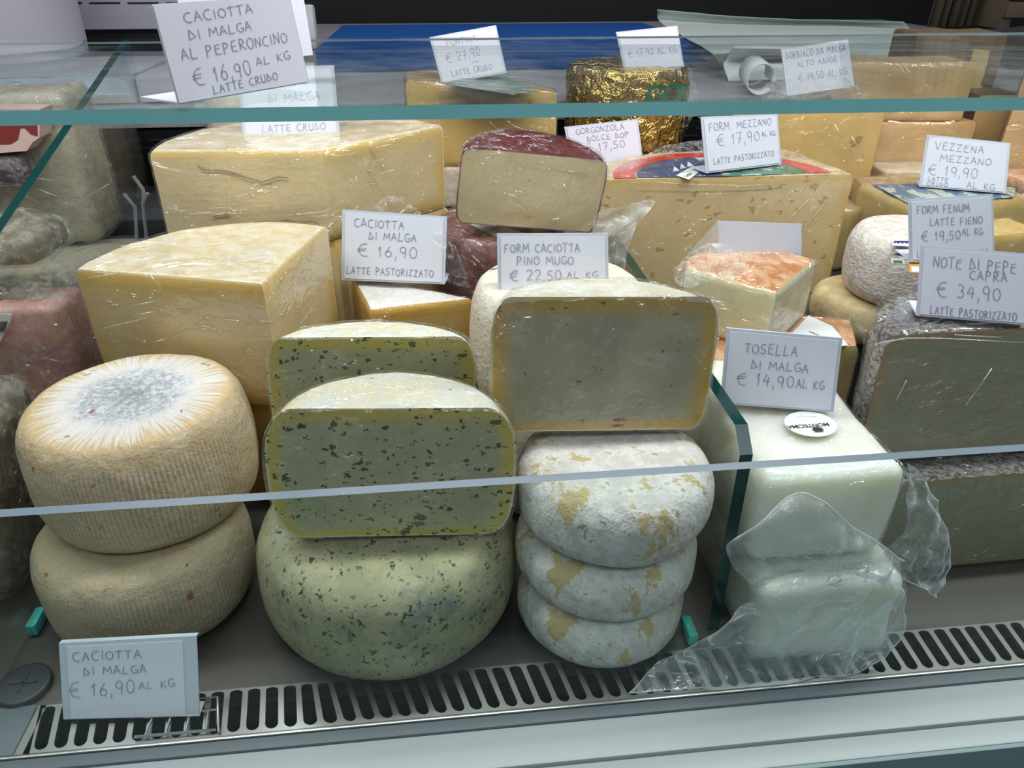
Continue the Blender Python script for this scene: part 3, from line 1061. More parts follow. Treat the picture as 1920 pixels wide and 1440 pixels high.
# slotted grille, lifted out for cleaning
gr = thing('vent_grille', 'slotted steel air grille along the front of the cheese deck', 'grille', (0.1, 0.37, 0.0))
PT = 0.0132


def shear(x):
    T = [(-.40, .009), (-.29, .008), (-.16, .005), (-.12, .006), (-.09, .012), (-.05, .012), (.06, .008), (.25, .001), (.45, -.004), (.9, -.006)]
    for (a, b), (c, d) in zip(T, T[1:]):
        if x <= c:
            return b + (d - b) * max(0, (x - a)) / (c - a)
    return T[-1][1]


def grille_vf():
    V, F = [], []
    y0, y1, ya, yb = 0.3490, 0.3915, 0.3545, 0.3900
    nx = 92
    x_start = -0.303
    N = 8
    for k in range(nx):
        xc = x_start + PT * (k + 0.5)
        hw = PT * 0.345
        inner, outer = [], []
        pts = []
        for i in range(N + 1):          # front round end
            a = PI + PI * i / N
            pts.append((hw * math.cos(a), ya + hw + hw * math.sin(a)))
        for i in range(N + 1):          # back round end
            a = PI * i / N
            pts.append((hw * math.cos(a), yb - hw * 0.5 + hw * 0.5 * math.sin(a)))
        ox = PT / 2
        opts = []
        for i in range(N + 1):
            t = i / N
            opts.append((-ox + 2 * ox * t, y0))
        for i in range(N + 1):
            t = i / N
            opts.append((ox - 2 * ox * t, y1))
        def place(p, z):
            t = (yb - p[1]) / (yb - ya)
            return Vector((xc + p[0] + shear(xc + p[0]) * (t - 0.5), p[1], z))
        n = len(pts)
        b = len(V)
        for z in (0.0008, -0.0025):
            V += [place(p, z) for p in pts]
            V += [place(p, z) for p in opts]
        for i in range(n):
            j = (i + 1) % n
            F.append([b + n + i, b + n + j, b + j, b + i])
            F.append([b + i, b + j, b + 2 * n + j, b + 2 * n + i])
    # plain end strips
    for (xa, xb) in ((-1.1, x_start), (x_start + PT * nx, 1.5)):
        f, q = box_vf((xa, y0, -0.0025), (xb, y1, 0.0008))
        b = len(V)
        V += f
        F += [[i + b for i in r] for r in q]
    return V, F


V, F = grille_vf()
mesh_obj('slotted_plate', V, F, M['steel'], gr, smooth=False)
box('front_lip', (-1.1, 0.3488, -0.001), (1.5, 0.3515, 0.0022), M['steel'], gr, 0.0008)
box('end_plate', (-0.355, 0.3515, 0.0008), (-0.309, 0.3915, 0.002), M['rail_gray'], gr, 0.0004)
clip = thing('wire_clip', 'small bent wire clip hooked into the grille slots below the front card', 'wire clip', tuple(at(345, 1345, z=0.002)))
wz = 0.0035
cp = [at(252, 1382, z=wz), at(405, 1368, z=wz), at(408, 1330, z=wz), at(270, 1345, z=wz)]
parts = [tube_vf([cp[0], cp[1], cp[2]], 0.0011, 6), tube_vf([cp[2], cp[3]], 0.0010, 6), tube_vf([at(375, 1310, z=wz), at(408, 1308, z=wz), at(410, 1372, z=wz)], 0.0011, 6)]
for k in range(4):
    t = (k + 0.5) / 4
    parts.append(tube_vf([cp[0].lerp(cp[1], t), cp[3].lerp(cp[2], t)], 0.0009, 6))
V, F = join_vf(parts)
mesh_obj('frame', V, F, M['steel'], clip)

kb = at(48, 1290, z=0.0)
knob = thing('drain_cap', 'round dark grey cap with a cross slot on the deck in the front left corner', 'cap', tuple(kb))
V, F, A = wheel_vf(kb, 0.019, 0.006, 0.06, 4, 48, 8, 0)
mesh_obj('cap', V, F, M['dark_gray'], knob)
V, F = join_vf([box_vf(kb + Vector((-.010, -.0008, .0055)), kb + Vector((.010, .0008, .0068))), box_vf(kb + Vector((-.0008, -.009, .0055)), kb + Vector((.0008, .009, .0068)))])
mesh_obj('cross', V, F, M['dark_gray'], knob, smooth=False)


# glass
def pane(name, label, poly, vec, gm, em, em_faces, cat='glass pane', edge_label=None):
    """poly swept by vec; em_faces = edge indices that show a coloured ground edge."""
    root = thing(name, label, cat, Vector(poly[0]))
    V, F = prism_vf(poly, vec)
    n = len(poly)
    keep = [F[0], F[1]]
    mesh_obj('sheet', V, keep, gm, root, smooth=False)
    ev = [F[2 + i] for i in em_faces]
    if ev:
        o = mesh_obj('edge', V, ev, em, root, smooth=False)
        if edge_label:
            o['label'] = edge_label
    return root


tp = 0.30
pane('front_glass', 'low clear front glass with a pale bluish top edge between the rail and the cheeses',
     [(-1.1, 0.3435, 0.0006), (1.5, 0.3435, 0.0006), (1.5, tp, 0.2475), (-1.1, tp, 0.2475)], (0, 0.0054, 0.0004), M['glass'], M['edge_pale'], [2], edge_label='pale bluish ground top edge')
sy0, sy1 = 0.449, 0.845
zl = lambda x: 0.4065 - 0.0045 * (x + 0.3)
pane('glass_shelf', 'glass shelf with a teal front edge above the cheeses', [(-1.1, sy0, zl(-1.1)), (1.5, sy0, zl(1.5)), (1.5, sy1, zl(1.5)), (-1.1, sy1, zl(-1.1))], (0, 0, -0.0078), M['shelf_glass'], M['edge_teal'], [0], 'glass shelf', 'teal polished edge')
V, F = box_vf((-1.1, sy1, zl(0.2) - 0.0022), (1.5, sy1 + 0.0015, zl(0.2) - 0.0005))
mesh_obj('back_edge', V, F, M['edge_pale'], bpy.data.objects['glass_shelf'], smooth=False)
pane('glass_divider', 'low glass divider with a dark green edge beside the white fresh cheese',
     [(0.2030, 0.408, 0.0008), (0.2030, 0.408, 0.176), (0.2030, 0.424, 0.191), (0.2030, 0.835, 0.191), (0.2030, 0.835, 0.102), (0.2030, 0.686, 0.102), (0.2030, 0.686, 0.0008)], (0.0095, 0, 0), M['divider_glass'], M['edge_green'], [0, 1, 2, 3], 'glass divider', 'dark green edge')
pane('glass_divider', 'sloping glass divider at the left end between cheeses and cured meats',
     [(-0.348, 0.386, 0.0022), (-0.348, 0.386, 0.230), (-0.348, 0.985, 0.393), (-0.348, 0.985, 0.0022)], (0.008, 0, 0), M['divider_glass'], M['edge_green'], [0, 1], 'glass divider', 'dark green sloping edge')
for loc, lab in ((at(1292, 1182, z=0.006), 'cyan glass foot under the low divider beside the bagged white block'), (at(70, 1165, z=0.006), 'cyan glass foot under the sloping divider at the left end')):
    c = thing('divider_clip', lab, 'clip', loc - Vector((0, 0, .0055)))
    V, F = box_vf(loc + Vector((-.004, -.011, -.0052)), loc + Vector((.004, .011, .006)), 0.002)
    mesh_obj('block', V, F, M['cyan'], c)

# ------------------------------------------------------------------ front row
# two ribbed caciotta wheels
def caciotta(label, c, r, h, seed, dome, m='caciotta'):
    root = thing('caciotta_wheel', label, 'cheese wheel', c, 'ribbed caciotta wheels')
    V, F, A = wheel_vf(c, r, h, 0.13, 2.9, 960, 40, 0.0011, 30, 146, 0.00042, seed, dome)
    mesh_obj('rind', V, F, M[m], root, None, True, A)
    return root


caciotta('ribbed pale caciotta wheel on the deck, under the mouldy topped one', (-0.252, 0.4985, 0.0014), 0.0825, 0.083, 3.0, 0, 'caciotta_plain')
w1 = caciotta('ribbed caciotta wheel with white mould rays on top, upper of two', (-0.243, 0.5270, 0.0846), 0.0850, 0.097, 8.0, 0.001)

# herb cheese: whole wheel, two halves on it
c = (-0.051, 0.4760, 0.0014)
root = thing('whole_herb_cheese', 'whole green-flecked herb cheese wheel standing on the deck and grille', 'cheese wheel', c)
V, F, A = wheel_vf(c, 0.1045, 0.096, 0.13, 2.6, 160, 34, 0.0016, 16, seed=4)
mesh_obj('rind', V, F, M['herb_rind'], root)
c = (-0.0415, 0.4330, 0.0970)
root = thing('herb_cheese_half', 'front half wheel of herb cheese on the whole wheel, dark flecks in its cut face', 'cut cheese', c, 'half wheels of herb cheese')
half_wheel(root, c, 0.0880, 0.109, M['herb_face'], M['herb_rind'], R(-2), R(-3), R(2), 0.14, 2.7, wrap=M['wrap'], top_m=M['herb_top'], seed=2.0, dome=0.003, depth=0.85)
c = (-0.060, 0.5350, 0.0970)
root = thing('herb_cheese_half', 'rear half wheel of herb cheese, its face mostly hidden by the front half', 'cut cheese', c, 'half wheels of herb cheese')
half_wheel(root, c, 0.0840, 0.116, M['herb_face'], M['herb_rind'], R(-1), R(-2), R(2), 0.12, 3.4, wrap=M['wrap'], top_m=M['herb_top'], seed=6.0, dome=0.002, depth=0.5)

# three bloomy wheels, a chilli half wheel on them
for i, (cx, cy, r, z, h, lab) in enumerate(((0.1185, 0.4385, 0.0685, 0.0014, 0.048, 'white bloomy cheese wheel on the deck, lowest of a stack of three'),
                                            (0.1215, 0.4430, 0.0715, 0.0495, 0.048, 'white bloomy cheese wheel with tan cracks, middle of a stack of three'),
                                            (0.1255, 0.4500, 0.0750, 0.098, 0.058, 'white bloomy cheese wheel under the chilli half wheel, topmost of three'))):
    root = thing('bloomy_cheese_wheel', lab, 'cheese wheel', (cx, cy, z), 'white bloomy wheels')
    V, F, A = wheel_vf((cx, cy, z), r, h, 0.16, 2.5, 140, 26, 0.0016, 22, seed=11 + i * 5)
    mesh_obj('rind', V, F, M['bloom'], root)
c = (0.1150, 0.4650, 0.1565)
root = thing('chilli_cheese_half', 'half wheel of chilli cheese with an olive cut face standing on the white wheels', 'cut cheese', c)
half_wheel(root, c, 0.0825, 0.106, M['pepper_face'], M['pepper_rind'], R(-2), R(-6), R(1.5), 0.10, 3.6, wrap=M['wrap'], seed=9.0, dome=0.004, depth=0.85)

# fresh white blocks
root = thing('fresh_cheese_block', 'white fresh cheese block on the deck inside a loose clear bag, lower of two', 'cheese block', (0.28, 0.43, 0.0))
V, F = block_vf((0.2240, 0.3720, 0.0015), (0.3350, 0.566, 0.0790), 0.010, 0.003, 3)
mesh_obj('cheese', V, F, M['fresh'], root)
shell(root, [(V, F)], M['wrap'], 0.0016, 0.002, 3.0, 'inner_film')
root = thing('fresh_cheese_block', 'white fresh cheese block with a round paper label on top, upper of two', 'cheese block', (0.275, 0.46, 0.081))
V, F = block_vf((0.2200, 0.398, 0.081), (0.3270, 0.570, 0.164), 0.009, 0.0025, 9, (0.01, 0.04))
mesh_obj('cheese', V, F, M['fresh'], root)
shell(root, [(V, F)], M['wrap'], 0.0012, 0.0015, 5.0, 'film')
# its label, read from behind the counter
lc = at(1519, 798, z=0.1665)
lu, lv = Vector((1, 0.02, 0)), Vector((0.0, 1, 0.04))
pts = []
for k in range(40):
    a = 2 * PI * k / 40
    pts.append(lc + lu * (0.0200 * math.cos(a)) + lv * (0.0165 * math.sin(a)) + Vector((0, 0, 0.0014)))
V, F = prism_vf(pts, (0, 0, 0.0004))
lab = mesh_obj('paper_label', V, F, M['paper_white'], root, smooth=False)
print_text('printed_name', 'MONTECIMA', lc + Vector((0.0135, -0.0005, 0.0022)), (-1, -0.02, 0), (0, -1, -0.04), 0.0042, M['ink_black'], lab, 0.004, 0.92)
mk = lc + Vector((0.0015, -0.0095, 0.0022))
V, F = prism_vf([mk + Vector((0.0042 * math.cos(a), 0.0042 * math.sin(a), 0)) for a in [PI * k / 10 for k in range(11)]], (0, 0, 0.0002))
V2, F2 = prism_vf([mk + Vector(p) for p in ((-.0034, -.0006, 0), (.0034, -.0006, 0), (.0034, -.0020, 0), (-.0034, -.0020, 0))], (0, 0, 0.0002))
V, F = join_vf([(V, F), (V2, F2)])
mesh_obj('emblem', V, F, M['ink_black'], lab, smooth=False)
rnd = random.Random(4)
sq = [lc + Vector((0.009 - 0.0018 * k, 0.0095 + rnd.uniform(-.0012, .0012), 0.0022)) for k in range(10)]
V, F = tube_vf(sq, 0.00018, 4)
mesh_obj('signature', V, F, M['ink'], lab)

# clear bags round the two blocks
g = thing('plastic_bag', 'loose clear plastic bag round the lower white block, corner spread on the grille', 'plastic bag', tuple(at(1440, 1270, z=0.002)))
P = lambda u, v, y: at(u, v, y=y)
Pb = lambda u, v, y: at(u, v, y=y - 0.0075)
Z = lambda u, v, z: at(u, v, z=z)
rows = [[Z(1180, 1300, .004), Z(1290, 1290, .004), Z(1372, 1288, .004), Pb(1500, 1272, .362), Pb(1600, 1262, .364), Pb(1660, 1235, .366)],
        [Z(1215, 1262, .006), Z(1300, 1255, .010), Pb(1362, 1240, .364), Pb(1480, 1210, .361), Pb(1600, 1200, .362), Pb(1690, 1185, .368)],
        [Z(1250, 1232, .010), Pb(1310, 1215, .372), Pb(1368, 1190, .366), Pb(1480, 1150, .364), Pb(1610, 1130, .364), Pb(1698, 1130, .372)],
        [Pb(1305, 1208, .385), Pb(1350, 1178, .375), Pb(1400, 1130, .368), Pb(1490, 1085, .366), Pb(1620, 1072, .368), Pb(1685, 1098, .380)]]
V, F = patch_vf(rows, 60, 40, 0.005, 24, 2)
mesh_obj('front_film', V, F, M['bag'], g)
mesh_obj('film_edge', *sheet_edges(V, 60, 40, ['left', 'bottom', 'right'], 0.0004), M['bag_edge'], g)
rows = [[Pb(1415, 1108, .372), Pb(1480, 1078, .368), Pb(1560, 1072, .366), Pb(1640, 1090, .368), Pb(1695, 1130, .375)],
        [Pb(1372, 1060, .372), Pb(1450, 1055, .366), Pb(1560, 1045, .362), Pb(1650, 1065, .366), Pb(1690, 1085, .376)],
        [Pb(1366, 1022, .374), Pb(1450, 985, .366), Pb(1540, 1000, .360), Pb(1640, 1055, .364), Pb(1688, 1062, .378)],
        [Pb(1412, 985, .378), Pb(1485, 928, .372), Pb(1530, 935, .368), Pb(1600, 988, .366), Pb(1695, 1052, .378)]]
V, F = patch_vf(rows, 46, 34, 0.006, 22, 6)
mesh_obj('open_flap', V, F, M['bag'], g)
mesh_obj('flap_edge', *sheet_edges(V, 46, 34, ['top'], 0.0006), M['bag_edge'], g)
g = thing('plastic_bag', 'clear plastic film hanging off the right side of the upper white block', 'plastic bag', tuple(at(1720, 1080, y=.40)))
rows = [[P(1706, 868, .412), P(1722, 885, .412), P(1738, 905, .414)],
        [P(1700, 930, .404), P(1742, 935, .406), P(1768, 975, .410)],
        [P(1695, 1000, .398), P(1748, 1000, .400), P(1782, 1040, .408)],
        [P(1640, 1052, .394), P(1715, 1062, .396), P(1772, 1080, .404)],
        [P(1690, 1085, .392), P(1735, 1105, .394), P(1755, 1120, .400)]]
V, F = patch_vf(rows, 26, 44, 0.005, 46, 12)
mesh_obj('film', V, F, M['bag'], g)
mesh_obj('film_edge', *sheet_edges(V, 26, 44, ['right', 'top'], 0.0005), M['bag_edge'], g)

# big pepper-crusted goat cheese, two halves
c = (0.522, 0.458, 0.0014)
root = thing('goat_cheese_half', 'large goat cheese half wheel on the deck at the right, lower of two', 'cut cheese', c, 'pepper-crusted goat cheese halves')
half_wheel(root, c, 0.168, 0.100, M['capra_face'], M['pepper_crust'], R(1), 0, 0, 0.02, 9, wrap=M['wrap'], seed=14, rough=0.0006, depth=0.6)
c = (0.515, 0.484, 0.1015)
root = thing('goat_cheese_half', 'pepper-crusted goat cheese half wheel with a grey-green cut face, upper of two', 'cut cheese', c, 'pepper-crusted goat cheese halves')
half_wheel(root, c, 0.172, 0.118, M['capra_face'], M['pepper_crust'], R(1), R(-2), 0, 0.02, 9, wrap=M['wrap_streak'], seed=17, rough=0.0006, depth=0.6)
folds(root, 0.470, [[(1640, 645), (1700, 634), (1760, 634), (1840, 638), (1925, 642)], [(1790, 628), (1880, 632)], [(1700, 712), (1680, 750)], [(1860, 690), (1810, 760)]])
folds(root, 0.50, [[(1800, 616), (1860, 614)], [(1830, 622), (1900, 624)], [(1815, 608), (1850, 609)]])
rows = [[P(1602, 600, .474), P(1640, 570, .478), P(1700, 558, .50), P(1712, 600, .50)],
        [P(1612, 640, .473), P(1640, 620, .474), P(1690, 610, .485), P(1708, 636, .486)],
        [P(1612, 700, .472), P(1628, 690, .4735), P(1640, 660, .4755), P(1660, 650, .476)],
        [P(1600, 770, .474), P(1610, 765, .475), P(1622, 755, .476), P(1630, 745, .477)]]
V, F = patch_vf(rows, 24, 30, 0.004, 60, 3)
mesh_obj('wrap_gather', V, F, M['wrap_crinkle'], root)

# ------------------------------------------------------------------ middle row, left
za = 0.245
L_, A_, B_ = at(140, 505, z=za), at(492, 534, z=za), at(612, 424, z=za)
L_, A_, B_ = (L_.x, L_.y), (A_.x, A_.y), (B_.x, B_.y)


def quarter(root, L, A, B, z0, z1, fm, rm, tm=None, bulge=1.12, **kw):
    wedge(root, [('cut', [L]), ('cut', [A]), ('rind', [B] + arc(A, B, L, 16, bulge))], z0, z1, fm, rm, tm, **kw)


root = thing('mountain_cheese_quarter', 'wrapped quarter of yellow mountain cheese behind the mouldy caciotta wheel', 'cut cheese', (A_[0] - .07, A_[1] + .07, 0.126))
quarter(root, L_, A_, B_, 0.126, za, [M['alp_face'], M['pale_face']], M['alp_rind'], wrap=M['wrap_streak'], seed=3, rough=0.001)
folds(root, 0.612, [[(185, 617), (232, 606), (278, 596)], [(243, 592), (295, 583)], [(243, 573), (290, 565)], [(265, 641), (275, 639)], [(287, 641), (312, 635)], [(330, 578), (345, 575)], [(360, 560), (428, 546)], [(160, 521), (225, 511)]])
root = thing('mountain_cheese_quarter', 'shaded brown-yellow cheese quarter beneath the wrapped mountain cheese', 'cut cheese', (A_[0] - .07, A_[1] + .07, 0.0))
q = lambda p: (p[0] + 0.004, p[1] + 0.012)
quarter(root, q(L_), q(A_), q(B_), 0.0014, 0.1245, [M['malga_face']], M['brown_rind'], seed=5)

zg = 0.310
L_, A_, B_ = at(279, 284, z=zg), at(603, 281, z=zg), at(830, 236, z=zg)
L_, A_, B_ = (L_.x, L_.y), (A_.x, A_.y), (B_.x, B_.y)
gm_ = (-0.13, 0.86, 0)
root = thing('pale_cheese_piece', 'large pale wedge of cheese with cracks, its point towards the shopper', 'cut cheese', (-0.12, 0.86, 0.216))
cG = ((L_[0] + B_[0]) / 2, (L_[1] + B_[1]) / 2)
wedge(root, [('cut', [L_]), ('cut', [A_]), ('rind', [B_] + arc(cG, B_, L_, 22, 0.80))], 0.216, zg, [M['mild_face'], M['pale_face']], M['pale_rind'], wrap=M['wrap_streak'], seed=8, rough=0.001)
root = thing('pale_cheese_piece', 'yellow cheese piece under the large pale wedge, behind a price card', 'cut cheese', (-0.12, 0.865, 0.10))
q = lambda p: (p[0] + 0.002, p[1] + 0.004)
wedge(root, [('cut', [q(L_)]), ('cut', [q(A_)]), ('rind', [q(B_)] + arc(q(cG), q(B_), q(L_), 22, 0.78))], 0.1012, 0.2145, [M['pale_face']], M['pale_rind'], seed=18, rough=0.001)
folds(bpy.data.objects['pale_cheese_piece'], 0.812, [[(697, 331), (738, 318)], [(680, 322), (706, 316)], [(683, 334), (706, 342)], [(660, 335), (672, 341)], [(620, 281), (672, 268)], [(695, 272), (770, 253)], [(700, 276), (740, 270)], [(640, 290), (655, 287)]])
# cracks in the face of the large wedge
fy = lambda u, v: at_plane(u, v, Vector((A_[0], A_[1], zg)), Vector((L_[1] - A_[1], A_[0] - L_[0], 0)).normalized() * -1) + Vector((0, -0.0012, 0))
crack = []
for pl in ([(371, 311), (383, 318), (420, 320), (436, 323), (455, 330), (492, 341), (510, 335), (522, 331), (540, 333)], [(400, 405), (415, 402), (431, 402)], [(462, 421), (480, 415), (500, 413), (520, 414), (540, 412), (560, 416), (585, 414), (600, 420)]):
    pp = [fy(*p) for p in pl]
    crack.append(tube_vf(pp, 0.0005, 5))
V, F = join_vf(crack)
mesh_obj('cracks', V, F, plain('dark_crack', (0.22, 0.13, 0.05), 0.8), bpy.data.objects['pale_cheese_piece'])

rows = [[P(682, 402, .772), P(715, 400, .770), P(755, 402, .770), P(800, 408, .772)], [P(690, 392, .775), P(720, 380, .772), P(752, 380, .772), P(788, 396, .775)], [P(700, 388, .782), P(722, 371, .778), P(752, 369, .778), P(776, 386, .782)]]
V, F = patch_vf(rows, 30, 16, 0.005, 60, 15)
mesh_obj('wrap_tuft', V, F, M['wrap_crinkle'], bpy.data.objects['pale_cheese_piece'])

# wedge with a white dusted rind
zh = 0.176
A_, B_, L_ = at(692, 582, z=zh), at(886, 560, z=zh), at(655, 512, z=zh)
A_, B_, L_ = (A_.x, A_.y), (B_.x, B_.y), (L_.x, L_.y)
root = thing('white_dusted_cheese_wedge', 'yellow cheese wedge with a white dusted rind under the pale price card', 'cut cheese', (A_[0] + .04, A_[1] + .05, 0.101))
wedge(root, [('cut', [L_]), ('cut', [A_]), ('rind', [B_])], 0.1012, zh, [M['malga_face']], M['malga_rind'], wrap=M['wrap'], seed=21)
rows = [[P(800, 440, .705), P(825, 435, .705), P(845, 450, .705), P(855, 465, .705)], [P(835, 480, .70), P(850, 480, .70), P(862, 490, .70), P(870, 502, .70)], [P(835, 530, .70), P(860, 535, .70), P(880, 540, .70), P(890, 552, .70)]]
V, F = patch_vf(rows, 20, 26, 0.006, 50, 8)
mesh_obj('wrap_tuft', V, F, M['wrap_crinkle'], root)

# speckled white wheels behind the chilli half
for i, (z, h, r, lab) in enumerate(((0.0014, 0.1105, 0.080, 'speckled white pine cheese wheel on the deck, lower of two'), (0.1125, 0.113, 0.081, 'speckled white pine cheese wheel behind the chilli half wheel, upper of two'))):
    c = (0.1075, 0.622, z)
    root = thing('pine_cheese_wheel', lab, 'cheese wheel', c, 'speckled white wheels')
    V, F, A = wheel_vf(c, r, h, 0.12, 2.7, 120, 26, 0.0014, 24, seed=31 + i)
    mesh_obj('rind', V, F, M['pino_rind'], root)

# wine cheese: half on a whole wheel
c = (0.0705, 0.802, 0.1012)
root = thing('whole_wine_cheese', 'dark wine-red cheese wheel under the purple-rinded half', 'cheese wheel', c)
V, F, A = wheel_vf(c, 0.078, 0.122, 0.08, 3.2, 110, 24, 0.0015, 24, seed=41)
mesh_obj('rind', V, F, M['wine_side'], root)
tz = c[2] + 0.1225
V, F = prism_vf([at(882, 421, z=tz), at(905, 418, z=tz), at(985, 437, z=tz), at(990, 452, z=tz), at(948, 452, z=tz)], (0, 0, 0.0006))
mesh_obj('paper_label', V, F, M['paper_white'], root, smooth=False)
shell(root, [wheel_vf(c, 0.079, 0.122, 0.08, 3.2, 60, 14, 0)[:2]], M['wrap'], 0.001, 0.003, 41)
c = (0.0925, 0.745, 0.2255)
root = thing('wine_cheese_half', 'half wheel with a cream cut face and purple wine rind, tilted', 'cut cheese', c)
half_wheel(root, c, 0.0735, 0.080, M['wine_face'], M['wine_rind'], R(-1), R(9), R(6.5), 0.09, 4.2, wrap=M['wrap'], seed=44, dome=0.003)
folds(root, 0.735, [[(968, 382), (986, 395)], [(885, 290), (930, 305), (985, 312), (1060, 320), (1100, 326)], [(940, 300), (990, 308)], [(1035, 310), (1060, 298)], [(1058, 345), (1066, 385)]])
rows = [[P(1110, 345, .745), P(1116, 330, .75), P(1120, 320, .76)], [P(1112, 400, .742), P(1122, 395, .742), P(1135, 390, .74)], [P(1112, 430, .74), P(1160, 400, .735), P(1228, 374, .73)], [P(1120, 470, .735), P(1165, 470, .73), P(1190, 430, .728)], [P(1140, 520, .73), P(1165, 520, .725), P(1172, 500, .725)]]
V, F = patch_vf(rows, 20, 36, 0.006, 40, 4)
mesh_obj('loose_wrap', V, F, M['bag'], root)

# holed cheese with a red label ring
c = (0.3415, 0.850, 0.101)
root = thing('holed_cheese_half', 'large half wheel of holed yellow cheese with a red ringed label on top', 'cut cheese', c)
half_wheel(root, c, 0.156, 0.150, M['eye_face'], M['eye_rind'], R(-1), 0, 0, 0.015, 10, wrap=M['wrap'], seed=51, rough=0.0008, depth=0.86)
folds(root, 0.846, [[(1200, 340), (1290, 345), (1390, 348), (1470, 344)], [(1375, 346), (1392, 356)], [(1440, 375), (1400, 420)], [(1520, 370), (1440, 450)], [(1555, 372), (1495, 440)]], 0.0004)
tz = c[2] + 0.1515


def ring_sector(r0, r1, a0, a1, n=24):
    pts = [(c[0] + r1 * math.cos(R(a0 + (a1 - a0) * k / n)), c[1] + 0.9 * r1 * math.sin(R(a0 + (a1 - a0) * k / n)), tz) for k in range(n + 1)]
    pts += [(c[0] + r0 * math.cos(R(a1 - (a1 - a0) * k / n)), c[1] + 0.9 * r0 * math.sin(R(a1 - (a1 - a0) * k / n)), tz) for k in range(n + 1)]
    return prism_vf([Vector(p) for p in pts], (0, 0, 0.0005))


V, F = ring_sector(0.106, 0.132, 2, 178, 40)
lab = mesh_obj('red_label_ring', V, F, M['red_print'], root, smooth=False)
V, F = ring_sector(0.0, 0.104, 95, 176, 20)
mesh_obj('navy_label', V, F, M['navy_label'], root, smooth=False)
V, F = ring_sector(0.0, 0.104, 4, 94, 20)
mesh_obj('green_label', V, F, M['green_label'], root, smooth=False)
wz = tz + 0.0008
wp = [at(1258, 316, z=wz), at(1285, 313, z=wz), at(1312, 322, z=wz), at(1282, 338, z=wz)]
V, F = prism_vf([at(1268, 329, z=wz), at(1300, 311, z=wz), at(1313, 320, z=wz), at(1292, 337, z=wz)], (0, 0, .0003))
wl = mesh_obj('white_patch', V, F, M['paper_white'], root, smooth=False)
tri = []
for k, (u, v) in enumerate(((1262, 318), (1275, 313), (1288, 309))):
    tri.append(prism_vf([at(u, v + 4, z=wz), at(u + 12, v + 2, z=wz), at(u + 2, v - 6, z=wz)], (0, 0, .0003)))
V, F = join_vf(tri)
mesh_obj('mountain_print', V, F, M['paper_white'], root, smooth=False)
d_ = (at(1313, 318, z=wz) - at(1288, 332, z=wz))
n_ = Vector((-d_.y, d_.x, 0))
print_text('printed_name', 'CASEI', at(1288, 333, z=wz) + Vector((0, 0, .0006)), d_, n_, 0.0052, M['ink_black'], wl, 0.01)
rows = [[P(1120, 328, .85), P(1180, 318, .88), P(1240, 292, .92), P(1330, 284, .94), P(1420, 290, .94), P(1500, 300, .92), P(1590, 330, .86)],
        [P(1122, 326, .86), P(1190, 300, .92), P(1250, 272, .955), P(1330, 262, .97), P(1420, 268, .97), P(1500, 290, .93), P(1592, 328, .87)]]
V, F = patch_vf(rows, 60, 8, 0.006, 40, 9)
mesh_obj('wrap_crest', V, F, M['wrap_crinkle'], root)

# orange washed-rind wedges
zl_ = 0.215
A_, B_, L_ = at(1456, 548, z=zl_), at(1531, 484, z=zl_), at(1286, 498, z=zl_)
A_, B_, L_ = (A_.x, A_.y), (B_.x, B_.y), (L_.x, L_.y)
root = thing('washed_rind_cheese_wedge', 'pale cheese wedge with an orange rind on top, under a blank card holder', 'cut cheese', (A_[0], A_[1] + .06, 0.151))
wedge(root, [('cut', [L_]), ('cut', [A_]), ('rind', [B_] + arc((A_[0] - .01, A_[1] + .05), B_, L_, 14, 1.05))], 0.151, zl_, [M['smear_face'], M['smear_side']], M['smear_rind'], wrap=M['wrap_streak'], seed=61, bow=0.002)
folds(root, 0.578, [[(1330, 575), (1385, 582)], [(1332, 582), (1350, 590)], [(1325, 562), (1375, 568)], [(1400, 545), (1440, 555)]])
rows = [[P(1262, 505, .64), P(1300, 470, .66), P(1345, 455, .67), P(1400, 478, .66)], [P(1270, 535, .62), P(1300, 500, .635), P(1350, 500, .645), P(1400, 505, .65)], [P(1300, 540, .612), P(1320, 530, .615), P(1350, 525, .63), P(1390, 530, .635)]]
V, F = patch_vf(rows, 24, 18, 0.005, 60, 5)
mesh_obj('wrap_gather', V, F, M['wrap_crinkle'], root)
zm = 0.150
A_, B_, L_ = at(1600, 690, z=zm), at(1625, 640, z=zm), at(1440, 660, z=zm)
a0, b0, l0 = Vector(at(1612, 648, z=zm)), Vector(at(1512, 590, z=zm)), Vector(at(1400, 640, z=zm))
root = thing('washed_rind_cheese_wedge', 'brown-sided cheese wedge with an orange rind and paper label, under the pale wedge', 'cut cheese', (0.36, 0.62, 0.0))
wedge(root, [('cut', [(0.24, 0.578)]), ('cut', [(a0.x, a0.y)]), ('rind', [(0.425, 0.665), (0.37, 0.682), (0.30, 0.685), (0.24, 0.66)])], 0.0014, zm, [M['olive_face'], M['smear_side']], M['smear_rind'], wrap=M['wrap_streak'], seed=64)
tz = zm + 0.002
V, F = prism_vf([at(1482, 628, z=tz), at(1516, 592, z=tz), at(1560, 612, z=tz), at(1590, 648, z=tz), at(1560, 652, z=tz)], (0, 0, 0.0005))
lab = mesh_obj('paper_label', V, F, M['paper_white'], root, smooth=False)
bars = []
for (u, v, w) in ((1518, 622, 20), (1505, 630, 16), (1512, 634, 10)):
    p, q_ = at(u, v, z=tz + .0008), at(u + w, v + w * .42, z=tz + .0008)
    d = Vector((0.0, 0.0016, 0))
    bars.append(prism_vf([p, q_, q_ + d, p + d], (0, 0, .0002)))
V, F = join_vf(bars)
mesh_obj('print', V, F, M['ink_black'], lab, smooth=False)
box('paper_base', (0.395, 0.574, 0.04), (0.418, 0.577, 0.118), M['paper_white'], root)

